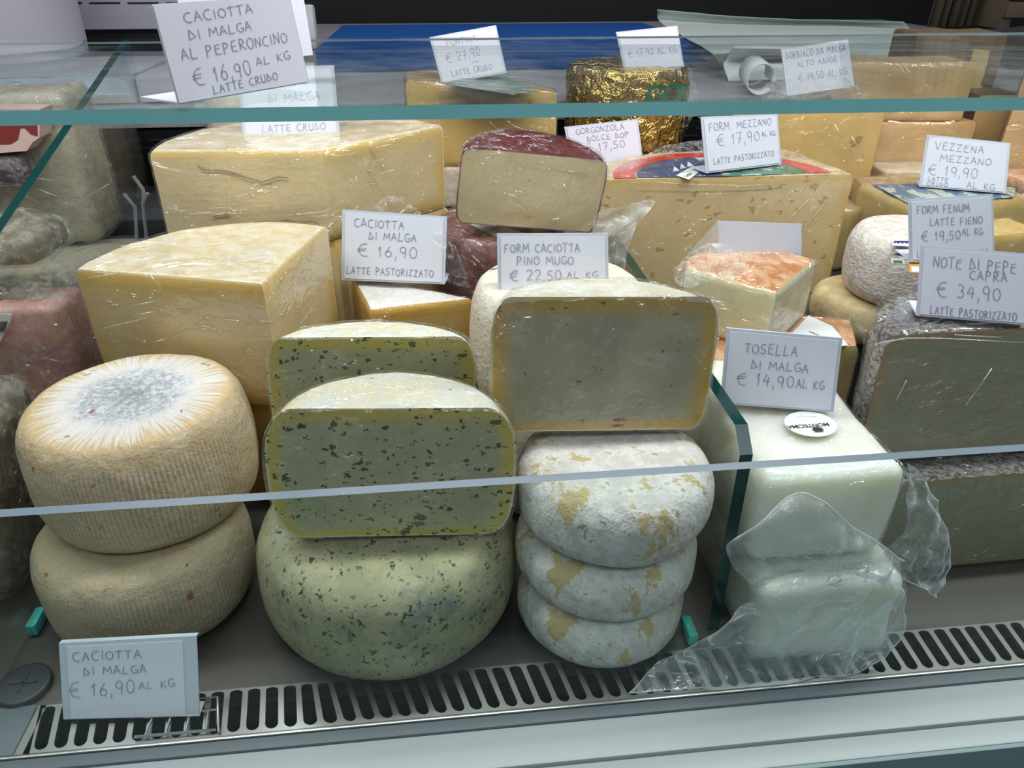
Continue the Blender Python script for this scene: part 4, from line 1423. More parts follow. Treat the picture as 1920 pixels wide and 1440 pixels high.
# stony white wheel on a beige one
c = (0.512, 0.735, 0.101)
root = thing('beige_cheese_wheel', 'waxy beige cheese wheel under the stony white wheel', 'cheese wheel', (0.490, 0.735, 0.101))
V, F, A = wheel_vf((0.488, 0.742, 0.101), 0.060, 0.048, 0.14, 2.4, 90, 20, 0.0015, 24, seed=71)
mesh_obj('rind', V, F, M['beige_rind'], root)
c = (0.520, 0.728, 0.1495)
root = thing('stony_cheese_wheel', 'stony white cheese wheel with small printed stickers behind the price cards', 'cheese wheel', c)
V, F, A = wheel_vf(c, 0.072, 0.072, 0.14, 2.5, 120, 26, 0.002, 22, seed=73)
mesh_obj('rind', V, F, M['stone_rind'], root)
tz = c[2] + 0.0735


def sticker(u, v, w, h, m, name, z=tz):
    p = [at(u, v, z=z), at(u + w, v + 2, z=z), at(u + w, v + h, z=z), at(u, v + h - 2, z=z)]
    V, F = prism_vf(p, (0, 0, 0.0005))
    return mesh_obj(name, V, F, m, root, smooth=False)


s1 = sticker(1673, 449, 36, 14, M['paper_white'], 'printed_sticker')
pk = []
for k in range(4):
    u = 1676 + k * 8
    pk.append(prism_vf([at(u, 452, z=tz + .0008), at(u + 8, 452, z=tz + .0008), at(u + 8, 456, z=tz + .0008), at(u + 4, 454, z=tz + .0008), at(u, 457, z=tz + .0008)], (0, 0, .0003)))
V, F = join_vf(pk)
mesh_obj('mountain_print', V, F, M['navy_print'], s1, smooth=False)
s2 = sticker(1671, 485, 25, 10, M['paper_white'], 'green_sticker')
V, F = prism_vf([at(1675, 488, z=tz + .0008), at(1692, 489, z=tz + .0008), at(1692, 493, z=tz + .0008), at(1675, 492, z=tz + .0008)], (0, 0, .0003))
mesh_obj('print', V, F, M['leaf_print'], s2, smooth=False)
s3 = sticker(1705, 492, 30, 22, M['amber_print'], 'amber_sticker')
V, F = prism_vf([at(1709, 500, z=tz + .0008), at(1735, 502, z=tz + .0008), at(1735, 511, z=tz + .0008), at(1709, 510, z=tz + .0008)], (0, 0, .0003))
mesh_obj('white_panel', V, F, M['paper_white'], s3, smooth=False)
V, F = prism_vf([at(1676, 477, z=tz), at(1690, 474, z=tz), at(1693, 481, z=tz)], (0, 0, .0004))
mesh_obj('navy_mark', V, F, M['navy_print'], root, smooth=False)

# wedge with the blue label behind
zp = 0.213
L_, A_, B_ = at(1612, 346, z=zp), at(1712, 392, z=zp), at(1940, 372, z=zp)
L_, A_, B_ = (L_.x, L_.y), (A_.x, A_.y), (B_.x, B_.y)
root = thing('blue_label_cheese_wedge', 'olive yellow cheese wedge with a blue and cream label on top, behind the price cards', 'cut cheese', (A_[0] + .05, A_[1] + .05, 0.101))
wedge(root, [('cut', [L_]), ('cut', [A_]), ('rind', [B_, (B_[0] - .01, 0.975), (L_[0] + .1, 0.985), (L_[0] + 0.01, 0.975)])], 0.101, zp, [M['olive_face'], M['straw_face']], M['brown_rind'], wrap=M['wrap'], seed=81)
tz = zp + 0.002
V, F = prism_vf([at(1636, 347, z=tz), at(1725, 345, z=tz), at(1905, 352, z=tz), at(1900, 370, z=tz), at(1712, 386, z=tz)], (0, 0, .0006))
mesh_obj('blue_label', V, F, M['blue_label'], root, smooth=False)
root = thing('dark_cheese_piece', 'shaded olive cheese piece between the holed half wheel and the blue labelled wedge', 'cut cheese', (0.545, 0.96, 0.101))
wedge(root, [('cut', [(0.505, 0.93), (0.545, 0.915)]), ('rind', [(0.572, 0.925), (0.572, 0.985), (0.505, 0.985)])], 0.101, 0.186, [M['olive_face']], M['brown_rind'], seed=83, wrap=M['wrap'])
# ------------------------------------------------------------------ back row
# tall yellow wedge standing behind the holed cheese
yq = 1.005
a, b, t_ = at(1395, 218, y=yq), at(1652, 216, y=yq), at(1637, 372, y=yq)
root = thing('straw_cheese_wedge', 'wrapped straw-yellow cheese wedge, its cut face narrowing to a point, behind the holed cheese', 'cut cheese', (0.52, 1.04, 0.181))
zq = 0.297
wedge(root, [('cut', [(0.40, 1.000)]), ('cut', [(b.x, 0.998)]), ('rind', [(b.x + .012, 1.04), (0.54, 1.05), (0.42, 1.05)])], 0.181, zq, [M['straw_face'], M['straw_face']], M['brown_rind'], wrap=M['wrap_streak'], seed=91, tilt=(0, 0.02))
folds(root, 0.986, [[(1564, 232), (1578, 258), (1600, 290)], [(1597, 256), (1620, 296)], [(1604, 300), (1610, 310)], [(1615, 340), (1630, 365)], [(1580, 300), (1590, 310)]], 0.0007)
rows = [[P(1432, 160, 1.03), P(1480, 140, 1.03), P(1560, 138, 1.03), P(1625, 170, 1.03)], [P(1430, 185, 1.0), P(1500, 170, .995), P(1570, 160, .995), P(1635, 190, .995)], [P(1440, 205, .995), P(1510, 200, .99), P(1580, 195, .99), P(1645, 210, .99)]]
V, F = patch_vf(rows, 34, 18, 0.008, 45, 5)
mesh_obj('wrap_tuft', V, F, M['wrap_crinkle'], root)

# grana pieces on the right
def slab(name, label, cat, lo, hi, m, rm, group=None, yaw=0.0, wrap=None, seed=0, lean=0.0):
    cx, cy = (lo[0] + hi[0]) / 2, (lo[1] + hi[1]) / 2
    root = thing(name, label, cat, (cx, cy, lo[2]), group)
    cs = []
    for (x, y) in ((lo[0], lo[1]), (hi[0], lo[1]), (hi[0], hi[1]), (lo[0], hi[1])):
        dx, dy = x - cx, y - cy
        cs.append((cx + dx * math.cos(yaw) - dy * math.sin(yaw), cy + dx * math.sin(yaw) + dy * math.cos(yaw)))
    wedge(root, [('cut', [cs[0]]), ('cut', [cs[1]]), ('rind', [cs[2], cs[3]])], lo[2], hi[2], [m], rm, wrap=wrap, seed=seed)
    if lean:
        root.rotation_euler = (0, lean, 0)
    return root


slab('grana_piece', 'wrapped brown-gold hard cheese block, lower of two behind the straw-yellow wedge', 'cut cheese', (0.615, 1.055, 0.181), (0.790, 1.145, 0.268), M['grana_face'], M['grana_face'], 'hard cheese blocks', R(-3), M['wrap_streak'], 101)
slab('grana_piece', 'wrapped brown-gold hard cheese block with white streaks, upper of two under the glass shelf', 'cut cheese', (0.560, 1.060, 0.2695), (0.768, 1.140, 0.347), M['grana_face'], M['grana_face'], 'hard cheese blocks', R(-4), M['wrap_streak'], 103)
folds(bpy.data.objects['grana_piece.001'], 1.045, [[(1690, 116), (1712, 145), (1735, 174)], [(1686, 124), (1718, 166)], [(1730, 160), (1752, 162)]], 0.0007)
slab('grana_piece', 'dark brown hard cheese block behind the wrapped gold ones, with a paler corner strip', 'cut cheese', (0.765, 1.195, 0.291), (0.905, 1.28, 0.372), M['grana_dark'], M['grana_dark'], 'hard cheese blocks', R(-6), None, 105)
root = slab('grana_piece', 'brown hard cheese block standing on the step between gold blocks at the right', 'cut cheese', (0.800, 1.07, 0.181), (0.872, 1.145, 0.30), M['grana_face'], M['grana_dark'], 'hard cheese blocks', R(-4), M['wrap'], 107)
root = thing('hard_cheese_wedge', 'amber hard cheese wedge standing at the right edge behind the price card', 'cut cheese', (0.88, 1.0, 0.181))
wedge(root, [('cut', [(0.795, 0.995)]), ('cut', [(0.92, 0.985)]), ('rind', [(0.95, 1.06), (0.845, 1.062)])], 0.181, 0.352, [M['grana_face']], M['brown_rind'], wrap=M['wrap_streak'], seed=111, taper=-0.06)
slab('hard_cheese_piece', 'small wrapped orange cheese piece at the right edge below the amber wedge', 'cut cheese', (0.775, 0.90, 0.101), (0.86, 0.975, 0.218), M['straw_face'], M['smear_rind'], None, R(4), M['wrap_crinkle'], 113)
slab('hard_cheese_piece', 'small yellow cheese corner at the right edge beside the lower price cards', 'cut cheese', (0.635, 0.775, 0.101), (0.71, 0.83, 0.196), M['straw_face'], M['straw_face'], None, R(8), M['wrap'], 115)
slab('wrapped_cheese_piece', 'pale cling-wrapped slab lying between the straw-yellow wedge and the blue labelled wedge', 'cut cheese', (0.635, 0.992, 0.181), (0.79, 1.05, 0.213), M['pale_rind'], M['pale_rind'], None, R(-4), M['wrap_crinkle'], 117)

sp = [P(1826, 92, 1.19), P(1856, 95, 1.19), P(1838, 186, 1.19), P(1802, 186, 1.19)]
V, F = prism_vf(sp, (0.004, 0.02, 0))  # separate strip added for the dark block's lighter front corner
root = thing('block_corner_strip', 'pale strip added for the lighter front corner of the dark block under the shelf', 'cut cheese', (sp[3].x, 1.19, 0.291))
mesh_obj('cheese', V, F, M['olive_face'], root, smooth=False)

# cheese with a paper label, under the shelf
a_, b_ = at(762, 170, y=1.0), at(1045, 185, y=1.0)
root = thing('paper_label_cheese', 'yellow cheese block with a grey-green paper label on top, behind the wine cheese', 'cut cheese', (0.066, 1.04, 0.236))
wedge(root, [('cut', [(-0.028, 0.998)]), ('cut', [(0.163, 1.000)]), ('rind', [(0.166, 1.03), (0.10, 1.11), (0.0, 1.12), (-0.032, 1.08)])], 0.236, 0.334, [M['straw_face']], M['brown_rind'], wrap=M['wrap_streak'], seed=121, tilt=(-0.09, 0), woff=0.001)
folds(root, 0.987, [[(862, 170), (910, 192)], [(918, 228), (935, 244), (945, 252)], [(950, 226), (968, 238), (990, 246), (1004, 244), (998, 252)], [(930, 250), (940, 260), (958, 258)], [(935, 245), (950, 248)]], 0.0007)
tz = 0.342
V, F = prism_vf([at(826, 157, z=.342), at(900, 141, z=.340), at(955, 138, z=.337), at(1008, 172, z=.334), at(960, 178, z=.335)], (0, 0, .0006))
mesh_obj('paper_label', V, F, M['grey_label'], root, smooth=False)
slab('wrapped_cheese_piece', 'pale wrapped cheese under the paper labelled block, glimpsed behind the wine cheese', 'cut cheese', (-0.03, 1.0, 0.181), (0.165, 1.12, 0.2345), M['pale_rind'], M['pale_rind'], None, 0, M['wrap_crinkle'], 123)
c = (-0.205, 1.06, 0.181)
root = thing('pale_green_cheese', 'pale green-yellow wrapped cheese behind the large pale wedge', 'cheese wheel', c)
V, F, A = wheel_vf(c, 0.085, 0.155, 0.10, 3, 80, 20, 0.001, 20, seed=125)
mesh_obj('rind', V, F, M['pale_rind'], root)
shell(root, [(V, F)], M['wrap_crinkle'], 0.001, 0.002, 125)

# gold foil gorgonzola
c = (0.272, 1.075, 0.181)
root = thing('foil_wrapped_gorgonzola', 'gold foil wrapped half wheel with green lettering, behind the gorgonzola price card', 'wrapped cheese', c)
V, F, A = wheel_vf(c, 0.083, 0.168, 0.07, 5, 130, 40, 0.005, 34, seed=131, dome=0.004)
mesh_obj('gold_foil', V, F, M['gold'], root)
gx = at(1200, 178, y=0.99)
for k, (ch, ang) in enumerate((('G', -88), ('O', -72), ('R', -56))):
    a = R(ang)
    rr = 0.0895
    o_ = Vector((c[0] + rr * math.cos(a), c[1] + rr * math.sin(a), 0.3115 - k * 0.001))
    tx = Vector((-math.sin(a), math.cos(a), 0))
    print_text('printed_letter', ch, o_, tx, (0.0, -0.1, 1), 0.024, M['ink_green'], root, 0.03)
rows = [[P(1285, 115, 1.05), P(1300, 140, 1.05), P(1308, 170, 1.05)], [P(1283, 165, 1.03), P(1302, 175, 1.03), P(1312, 190, 1.03)], [P(1280, 240, 1.02), P(1290, 235, 1.02), P(1296, 225, 1.02)]]
V, F = patch_vf(rows, 12, 26, 0.006, 70, 5)
mesh_obj('silver_fold', V, F, M['wrap_crinkle'], root)

# ------------------------------------------------------------------ left end: cured meats beyond the sloping divider
root = thing('cured_meat_block', 'pale wrapped block of cured meat with dark flecks, behind the sloping divider', 'cured meat', (-0.50, 0.96, 0.181))
V, F = block_vf((-0.66, 0.895, 0.181), (-0.395, 0.985, 0.345), 0.014, 0.004, 141, (0.05, 0))
mesh_obj('meat', V, F, M['old_meat'], root)
shell(root, [(V, F)], M['wrap_crinkle'], 0.0015, 0.003, 141, 'vacuum_film')
folds(root, 0.882, [[(25, 353), (75, 381)], [(8, 375), (58, 405)], [(62, 350), (118, 372)], [(120, 380), (128, 383)], [(160, 370), (205, 345)], [(40, 330), (100, 338)], [(150, 285), (168, 272)], [(155, 300), (163, 290)]], 0.0006)
root = thing('cured_meat_block', 'flat pale piece of cured meat under the flecked block at the left end', 'cured meat', (-0.50, 0.90, 0.0))
V, F = block_vf((-0.64, 0.80, 0.02), (-0.358, 0.94, 0.178), 0.014, 0.004, 145)
mesh_obj('meat', V, F, M['old_meat'], root)
shell(root, [(V, F)], M['wrap_crinkle'], 0.0015, 0.003, 145, 'vacuum_film')
root = thing('prosciutto_piece', 'dark red ham piece with a pale fat rim at the top left', 'cured meat', (-0.50, 0.85, 0.2))
hp = [P(-90, 205, .86), P(75, 205, .86), P(74, 258, .86), P(60, 268, .86), P(50, 283, .86), P(0, 287, .86), P(-90, 287, .86)]
V, F = prism_vf(hp, (0, 0.03, 0))
mesh_obj('fat', V, F, M['fat'], root, smooth=False)
hp = [P(-90, 213, .8595), P(70, 213, .8595), P(70, 255, .8595), P(58, 252, .8595), P(46, 240, .8595), P(38, 240, .8595), P(33, 262, .8595), P(20, 270, .8595), P(-90, 273, .8595)]
V, F = prism_vf(hp, (0, 0.006, 0))
mesh_obj('lean_meat', V, F, M['ham_red'], root, smooth=False)
root = thing('salami_bag', 'dark purple wrapped meat below the red ham at the left edge', 'cured meat', (-0.5, 0.86, 0.22))
V, F = block_vf(tuple(at(-90, 352, y=.862)), (at(33, 292, y=.862).x, 0.892, at(33, 292, y=.862).z), 0.008, 0.003, 151)
mesh_obj('meat', V, F, M['purple'], root)
shell(root, [(V, F)], M['wrap_crinkle'], 0.0015, 0.004, 151, 'vacuum_film')
lo, hi = at(-120, 770, y=.70), at(108, 575, y=.70)
root = thing('ham_slab', 'pink vacuum-packed ham slab with a white barcode label at the left edge', 'cured meat', (-0.45, 0.73, 0.0))
V, F = block_vf((lo.x, 0.70, 0.003), (hi.x, 0.76, hi.z), 0.008, 0.002, 155)
mesh_obj('ham', V, F, M['ham_pink'], root)
shell(root, [(V, F)], M['wrap_crinkle'], 0.002, 0.003, 155, 'vacuum_film')
V, F = prism_vf([P(-60, 585, .692), P(22, 590, .692), P(20, 602, .692), P(-2, 645, .692), P(-60, 650, .692)], (0, 0.0008, 0))
lab = mesh_obj('barcode_label', V, F, M['paper_white'], root, smooth=False)
bars = []
rnd = random.Random(9)
u = -40
while u < 14:
    w = rnd.choice((1.2, 2, 3))
    bars.append(prism_vf([P(u, 603, .6912), P(u + w, 603, .6912), P(u + w - 6, 622, .6912), P(u - 6, 622, .6912)], (0, 0.0005, 0)))
    u += w + rnd.choice((1.5, 2.5))
V, F = join_vf(bars)
mesh_obj('barcode', V, F, M['ink_black'], lab, smooth=False)
root = thing('wrapped_meat', 'crumpled clear pack of meat lying on the pink ham slab', 'cured meat', (-0.46, 0.74, 0.235))
lo, hi = at(-120, 560, y=.73), at(95, 470, y=.76)
V, F = block_vf((-0.60, 0.71, 0.222), (-0.375, 0.79, 0.250), 0.012, 0.006, 158)
mesh_obj('meat', V, F, M['brown_meat'], root)
shell(root, [(V, F)], M['wrap_crinkle'], 0.002, 0.006, 158, 'vacuum_film')
rows = [[P(-20, 455, .76), P(60, 450, .76), P(110, 480, .75), P(150, 500, .73)], [P(-20, 500, .72), P(60, 505, .72), P(120, 520, .71), P(148, 530, .71)], [P(-20, 560, .695), P(50, 560, .695), P(110, 565, .695), P(140, 570, .70)]]
V, F = patch_vf(rows, 40, 30, 0.010, 34, 3)
mesh_obj('crumpled_film', V, F, M['wrap_crinkle'], root)
root = thing('wrapped_meat', 'dark vacuum pack of meat on the deck left of the caciotta wheels', 'cured meat', (-0.45, 0.56, 0.0))
V, F = block_vf((-0.62, 0.50, 0.003), (-0.372, 0.63, 0.150), 0.016, 0.008, 161)
mesh_obj('meat', V, F, M['brown_meat'], root)
shell(root, [(V, F)], M['wrap_crinkle'], 0.002, 0.005, 161, 'vacuum_film')

# wire rack standing behind the pale wedge
root = thing('wire_rack', 'grey wire rack with bent prongs between the cured meat and the pale wedge', 'wire rack', tuple(at(265, 450, z=0.181)))
parts = []
for pl in ([(232, 363), (253, 388), (257, 452)], [(277, 362), (268, 380), (275, 445)], [(250, 330), (268, 355), (270, 378)]):
    parts.append(tube_vf([at(u, v, y=.93) for u, v in pl], 0.0023, 8))
parts.append(tube_vf([at(225, 450, y=.945), at(285, 450, y=.945)], 0.002, 8))
V, F = join_vf(parts)
mesh_obj('prongs', V, F, M['wire'], root)

# ------------------------------------------------------------------ behind the counter
root = thing('cutting_board', 'large blue plastic cutting board on the grey ledge behind the cheeses', 'cutting board', (0.15, 1.6, 0.291))
bp = [at(598, 133, z=0.291), at(1352, 133, z=0.291)]
V, F = box_vf((bp[0].x, bp[0].y - 0.02, 0.291), (bp[1].x, 2.02, 0.330), 0.005)
V = [Vector(v) for v in V]
mesh_obj('board', V, F, M['blue'], root)
root = thing('slicer_housing', 'pale lilac machine housing with dark slots on the ledge at the top left', 'machine', (-0.4, 1.9, 0.291))
lo = at(88, 57, y=1.87)
hi = at(300, 57, y=1.87)
V, F = box_vf((lo.x, 1.87, lo.z), (hi.x + .10, 2.2, lo.z + 0.16), 0.006)
mesh_obj('housing', V, F, M['white_plastic'], root)
V, F = box_vf((lo.x + .03, 1.90, 0.291), (hi.x + .08, 2.18, lo.z + .002))
mesh_obj('foot', V, F, M['black'], root)
sl = []
for k in range(7):
    u0 = 95 + k * 72
    p, q_ = at(u0, 6, y=1.8688), at(u0 + 58, 6, y=1.8688)
    sl.append(box_vf((p.x, 1.8688, p.z - 0.0018), (q_.x, 1.8712, p.z + 0.0018)))
V, F = join_vf(sl)
mesh_obj('slots', V, F, M['black'], root, smooth=False)
p = at(20, 70, y=1.55)
root = thing('machine_knob_drum', 'rounded pale drum of a machine standing on the ledge in the top left corner', 'machine', (p.x, 1.62, 0.291))
V, F, A = wheel_vf((at(-30, 50, y=1.6).x, 1.62, 0.291), 0.155, 0.20, 0.08, 4, 80, 20, 0)
mesh_obj('drum', V, F, M['white_plastic'], root)
root = thing('white_cutting_board', 'small white plastic board standing on edge behind the shelf card', 'cutting board', tuple(at(585, 60, y=1.87)))
V, F = box_vf((at(560, 70, y=1.87).x, 1.87, 0.291), (at(593, 70, y=1.87).x, 1.91, at(590, 10, y=1.87).z), 0.008)
mesh_obj('board', V, F, M['paper_white'], root)

# sheet of wrapping paper, its edges curling
root = thing('wrapping_paper', 'large pale green-white wrapping paper sheet on the ledge behind the blue board', 'wrapping paper', tuple(at(1480, 120, z=.335)))
rows = [[Z(1350, 122, .300), Z(1420, 118, .302), Z(1550, 112, .302), Z(1700, 108, .300), Z(1850, 100, .300)],
        [Z(1330, 96, .333), Z(1400, 92, .33), Z(1530, 88, .325), Z(1680, 84, .32), Z(1820, 82, .31)],
        [Z(1280, 68, .334), Z(1380, 66, .334), Z(1520, 66, .334), Z(1650, 66, .330), Z(1760, 66, .318)],
        [P(1236, 40, 1.98), P(1360, 45, 1.98), P(1500, 48, 1.96), P(1620, 50, 1.93), P(1712, 55, 1.90)],
        [P(1232, 18, 1.99), P(1340, 28, 1.98), P(1480, 36, 1.96), P(1600, 39, 1.93), P(1694, 41, 1.90)]]
V, F = patch_vf(rows, 40, 30, 0.003, 8, 3)
o = mesh_obj('sheet', V, F, plain('pale_greenish_paper', (0.52, 0.60, 0.56), 0.6, var=0.03), root)
sm = o.modifiers.new('thick', 'SOLIDIFY')
sm.thickness = 0.0006
root = thing('paper_stack', 'stack of white paper sheets with curling edges on the ledge right of the blue board', 'paper stack', tuple(at(1400, 150, z=.2905)))
pp = [Z(1355, 118, .31), Z(1490, 112, .31)]
rows = [[Z(1366, 152, .292), Z(1420, 151, .292), Z(1500, 150, .292), Z(1560, 148, .292)], [Z(1356, 122, .312), Z(1420, 122, .316), Z(1500, 122, .316), Z(1560, 120, .312)], [Z(1362, 112, .318), Z(1430, 112, .320), Z(1500, 112, .320), Z(1560, 111, .316)], [Z(1372, 92, .340), Z(1430, 92, .344), Z(1500, 92, .344), Z(1560, 94, .338)], [Z(1380, 86, .344), Z(1430, 86, .346), Z(1500, 87, .346), Z(1560, 90, .342)]]
V, F = patch_vf(rows, 30, 30, 0.002, 14, 7)
o = mesh_obj('sheets', V, F, M['paper_white'], root)
sm = o.modifiers.new('thick', 'SOLIDIFY')
sm.thickness = 0.0015
root = thing('paper_roll', 'short curled paper tube lying on the ledge beside the paper stack', 'paper roll', tuple(at(1428, 150, z=.2905)))
rc = at(1428, 149, z=.313)
tv = []
for k in range(25):
    a = -0.3 + (2 * PI - 0.4) * k / 24
    tv.append((0.021 * math.cos(a), 0.021 * math.sin(a)))
V, F = [], []
for yy in (0, 0.10):
    V += [rc + Vector((x + yy * .25, yy, z)) for x, z in tv]
for k in range(24):
    F.append([k, k + 1, 25 + k + 1, 25 + k])
o = mesh_obj('tube', V, F, M['paper_white'], root)
sm = o.modifiers.new('thick', 'SOLIDIFY')
sm.thickness = 0.002

# sheet added in place of pale reflections, and trays, under the shelf
root = thing('reflection_sheet', 'bluish sheet standing in for pale reflections under the left of the glass shelf', 'paper sheet', tuple(at(110, 165, z=.345)))
rows = [[Z(-40, 176, .338), Z(60, 176, .338), Z(160, 177, .338), Z(245, 178, .338)], [Z(-40, 160, .344), Z(60, 158, .346), Z(160, 152, .344), Z(243, 158, .340)], [Z(-40, 150, .342), Z(60, 146, .344), Z(160, 143, .344), Z(235, 150, .340)]]
V, F = patch_vf(rows, 30, 14, 0.004, 20, 3)
o = mesh_obj('sheet', V, F, plain('pale_blue_reflection', (0.42, 0.52, 0.62), 0.5), root)
sm = o.modifiers.new('thick', 'SOLIDIFY')
sm.thickness = 0.0006
root = thing('tray_box', 'pale grey plastic tray on the ledge under the left of the glass shelf', 'tray', (-0.45, 1.25, 0.291))
V, F = box_vf((at(-200, 150, y=1.2).x, 1.19, 0.291), (at(250, 150, y=1.2).x, 1.42, 0.330), 0.004)
mesh_obj('tray', V, F, M['white_plastic'], root)
V, F = box_vf((at(255, 150, y=1.2).x, 1.195, 0.291), (at(420, 150, y=1.2).x, 1.42, 0.328), 0.004)
root = thing('tray_box', 'second pale tray on the ledge, right of a narrow gap behind the shelf card', 'tray', (-0.28, 1.25, 0.291))
mesh_obj('tray', V, F, M['white_plastic'], root)

# people-side dark furniture: brown cloth columns in the dark behind
root = thing('hanging_cloth', 'dim brown cloth hanging in the dark at the upper right', 'cloth', tuple(at(1785, 60, y=2.3) - Vector((0, 0, .02))))
a0, b0 = at(1738, 60, y=2.3), at(1815, 60, y=2.3)
V, F = [], []
nseg = 24
for k in range(nseg + 1):
    x = a0.x + (b0.x - a0.x) * k / nseg
    yy = 2.3 + 0.012 * math.sin(k * 1.3) + 0.006 * math.sin(k * 3.1)
    V += [Vector((x, yy, 0.291)), Vector((x + .015, yy, 0.75))]
for k in range(nseg):
    F.append([2 * k, 2 * k + 2, 2 * k + 3, 2 * k + 1])
o = mesh_obj('cloth', V, F, M['tan'], root)
o.modifiers.new('thick', 'SOLIDIFY').thickness = 0.004
root = thing('wooden_crate', 'dim tan crate in the dark at the top right corner', 'crate', (at(1910, 30, y=2.2).x, 2.3, 0.291))
a0, b0 = at(1885, 38, y=2.2), at(2050, 38, y=2.2)
parts = [box_vf((a0.x, 2.2, 0.32 + .045 * k), (b0.x, 2.215, 0.36 + .045 * k), .002) for k in range(7)]
parts += [box_vf((a0.x, 2.215, 0.291), (a0.x + .03, 2.40, 0.62), .002), box_vf((b0.x - .03, 2.215, 0.291), (b0.x, 2.40, 0.62), .002)]
V, F = join_vf(parts)
mesh_obj('slats', V, F, M['tan'], root)
root = thing('dark_board', 'dark teal-grey flat board on the ledge at the right edge behind the hard cheeses', 'board', (1.25, 1.7, 0.291))
q4 = [at(1810, 68, z=.31), at(1900, 110, z=.31), at(2100, 100, z=.31), at(2000, 50, z=.31)]
V, F = prism_vf([Vector((p.x, p.y, .291)) for p in q4], (0, 0, .03))
mesh_obj('board', V, F, M['dark_gray'], root)

# ------------------------------------------------------------------ price cards
price_card('grey price card reading CACIOTTA DI MALGA AL PEPERONCINO, standing on the glass shelf', (285, 8), (543, -8), (580, 155), (336, 196), ('z', 0.4085), 3,
           [('CACIOTTA', .17, .20, .50, .105, -.05), ('DI MALGA', .17, .37, .46, .10, -.04), ('AL PEPERONCINO', .09, .56, .80, .12, -.06), ('€ 16,90', .13, .83, .42, .17, -.03), ('AL KG', .60, .72, .28, .095, -.03), ('LATTE CRUDO', .24, .95, .50, .095, -.05)],
           paper=(0.0, 0.02, 0.985, 0.985), foot=0.035, wd=0.010)
price_card('blank white card holder standing on the shelf behind the chilli caciotta card', (330, -30), (566, -25), (587, 103), (352, 130), ('z', 0.4085), 10, [], paper=None, foot=0.02)
price_card('price card ending LATTE CRUDO, on the large pale wedge behind the shelf edge', (447, 128), (626, 122), (637, 252), (456, 260), ('y', 0.86), 12,
           [('CACIOTTA', .20, .24, .5, .12), ('DI MALGA', .28, .50, .55, .13, -.02), ('16,90 AL KG', .2, .68, .68, .11), ('LATTE CRUDO', .2, .92, .66, .11)], ink='ink_faint')
price_card('tilted price card reading € 27,90 LATTE CRUDO, on the paper labelled cheese', (805, 70), (930, 47), (950, 136), (829, 159), ('y', 1.02), 14,
           [('FONTINA', .22, .24, .45, .13), ('€ 27,90', .16, .58, .52, .20, -.02), ('-', .52, .68, .12, .06), ('LATTE CRUDO', .18, .88, .62, .13)], ink='ink', holder='holder_white')
price_card('blurred price card reading € 17,90, on the gold foil cheese', (1155, 60), (1270, 48), (1283, 125), (1172, 139), ('y', 1.03), 14,
           [('€ 17,90 AL KG', .12, .62, .80, .18)], ink='ink', foot=0.03)
price_card('price card reading GORGONZOLA DOLCE DOP € 17,50, in front of the gold foil', (1058, 238), (1196, 223), (1208, 320), (1078, 340), ('y', 0.970), 8,
           [('GORGONZOLA', .14, .16, .66, .11), ('DOLCE DOP', .27, .31, .58, .10), ('€ 17,50', .22, .50, .56, .15)], ink='ink', foot=0.01)
price_card('price card reading FORM. MEZZANO € 17,90, standing on the red ringed label', (1314, 219), (1458, 214), (1465, 308), (1324, 325), ('z', 0.2560), 10,
           [('FORM. MEZZANO', .08, .26, .82, .15, -.06), ('€ 17,90', .17, .52, .56, .20, -.03), ('AL KG', .76, .41, .18, .10), ('LATTE PASTORIZZATO', .1, .86, .80, .12, -.05)], ink='ink')
price_card('blurred price card reading € 19,50, on the straw-yellow wedge under the shelf', (1464, 92), (1590, 74), (1602, 163), (1476, 181), ('y', 1.02), 10,
           [('DOBBIACO DA MALGA', .05, .22, .90, .14), ('ALTO ADIGE', .2, .42, .6, .12), ('€ 19,50 AL KG', .2, .72, .72, .16)], paper=(0, .02, .84, .99), ink='ink')
price_card('price card reading VEZZENA MEZZANO € 19,90, on the blue labelled wedge', (1738, 252), (1895, 268), (1886, 363), (1723, 350), ('z', 0.2175), 12,
           [('VEZZENA', .12, .26, .58, .15), ('MEZZANO', .20, .48, .60, .14), ('€ 19,90', .08, .75, .58, .20), ('LATTE', .09, .86, .24, .08), ('CRUDO', .09, .96, .24, .08), ('AL KG', .55, .95, .32, .13)], ink='ink')
price_card('price card reading FORM FENUM LATTE FIENO, on the stony white wheel', (1703, 374), (1862, 364), (1865, 488), (1706, 490), ('z', 0.2265), 8,
           [('FORM FENUM', .09, .23, .62, .13), ('LATTE FIENO', .24, .43, .62, .12), ('€ 19,50', .14, .66, .46, .15), ('AL KG', .62, .59, .24, .11), ('LATTE PASTORIZZATO', .08, .93, .84, .11)], ink='ink')
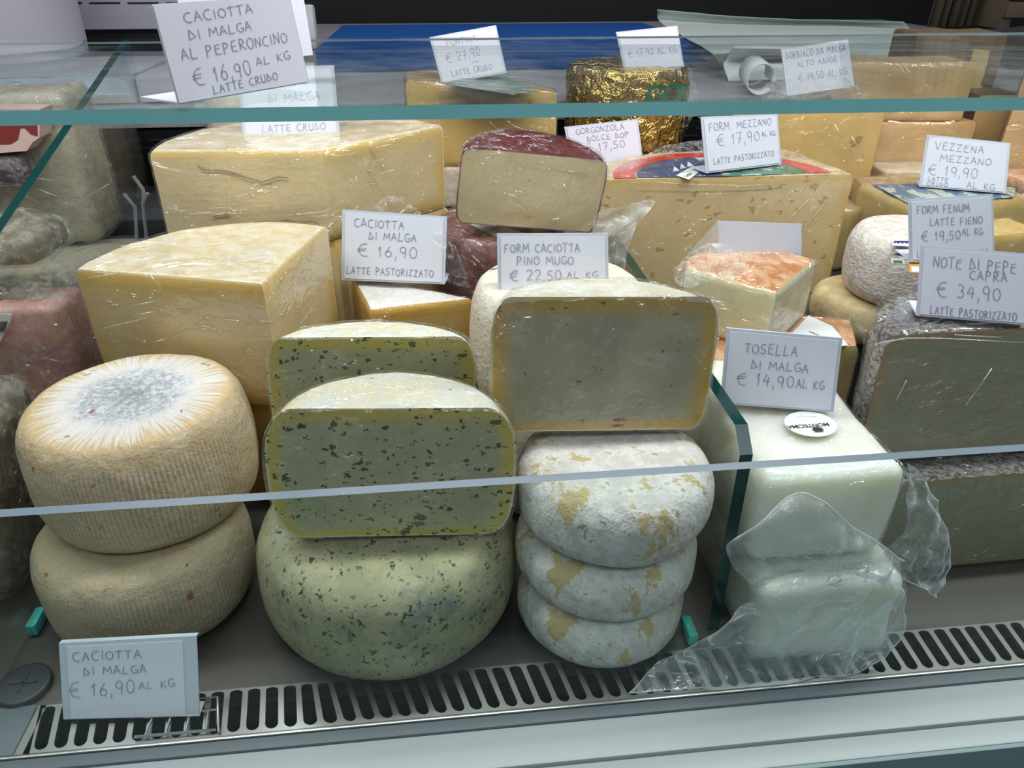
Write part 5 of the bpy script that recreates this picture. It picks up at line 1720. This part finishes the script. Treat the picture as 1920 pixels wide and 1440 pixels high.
price_card('price card reading NOTE DI PEPE CAPRA € 34,90, on the pepper-crusted goat cheese', (1727, 460), (1932, 476), (1926, 610), (1718, 592), ('z', 0.2285), 14,
           [('NOTE DI PEPE', .12, .28, .76, .155), ('CAPRA', .46, .41, .34, .13), ('€ 34,90', .17, .68, .58, .20), ('LATTE PASTORIZZATO', .12, .95, .78, .12)], ink='ink')
price_card('price card reading CACIOTTA DI MALGA € 16,90, on the white dusted wedge', (642, 393), (838, 406), (834, 533), (640, 525), ('z', 0.1830), 12,
           [('CACIOTTA', .12, .22, .48, .12), ('DI MALGA', .26, .39, .46, .12), ('€ 16,90', .16, .63, .57, .17), ('LATTE PASTORIZZATO', .05, .90, .84, .11)], ink='ink')
price_card('price card reading FORM CACIOTTA PINO MUGO € 22,50, behind the chilli half wheel', (932, 438), (1140, 437), (1142, 572), (934, 574), ('y', 0.600), 10,
           [('FORM CACIOTTA', .06, .25, .68, .12), ('PINO MUGO', .17, .42, .51, .12), ('€ 22,50', .11, .64, .46, .15), ('AL KG', .62, .61, .28, .10), ('LATTE PASTORIZZATO', .06, .85, .80, .10)], ink='ink')
price_card('blank white card holder standing on the orange-rinded wedge', (1346, 414), (1503, 420), (1503, 482), (1348, 476), ('y', 0.70), 8, [], paper=None, foot=0.03, group='blank card holders')
V, F = prism_vf([at(1346, 415, y=.7015), at(1348, 476, y=.7015), at(1334, 474, y=.705), at(1291, 476, y=.72)], (0, 0.001, 0))
mesh_obj('clear_leg', V, F, M['holder'], bpy.data.objects['price_card.013'], smooth=False)
price_card('price card reading TOSELLA DI MALGA € 14,90, on the upper white block', (1363, 615), (1580, 634), (1563, 773), (1350, 757), ('z', 0.170), 12,
           [('TOSELLA', .17, .29, .46, .14), ('DI MALGA', .24, .49, .50, .12), ('€ 14,90', .13, .71, .50, .17, -.0), ('AL KG', .65, .70, .24, .12)], ink='ink')
price_card('price card reading CACIOTTA DI MALGA € 16,90 AL KG, leaning low on the front grille', (110, 1206), (368, 1192), (374, 1343), (119, 1349), ('z', 0.0045), 24,
           [('CACIOTTA', .10, .24, .50, .12, -.01), ('DI MALGA', .17, .42, .46, .11), ('€ 16,90', .06, .70, .48, .18, -.02), ('AL KG', .57, .63, .26, .10, -.02)], paper=(.06, .05, .90, .985), ink='ink', foot=0.012, holder='holder_white')
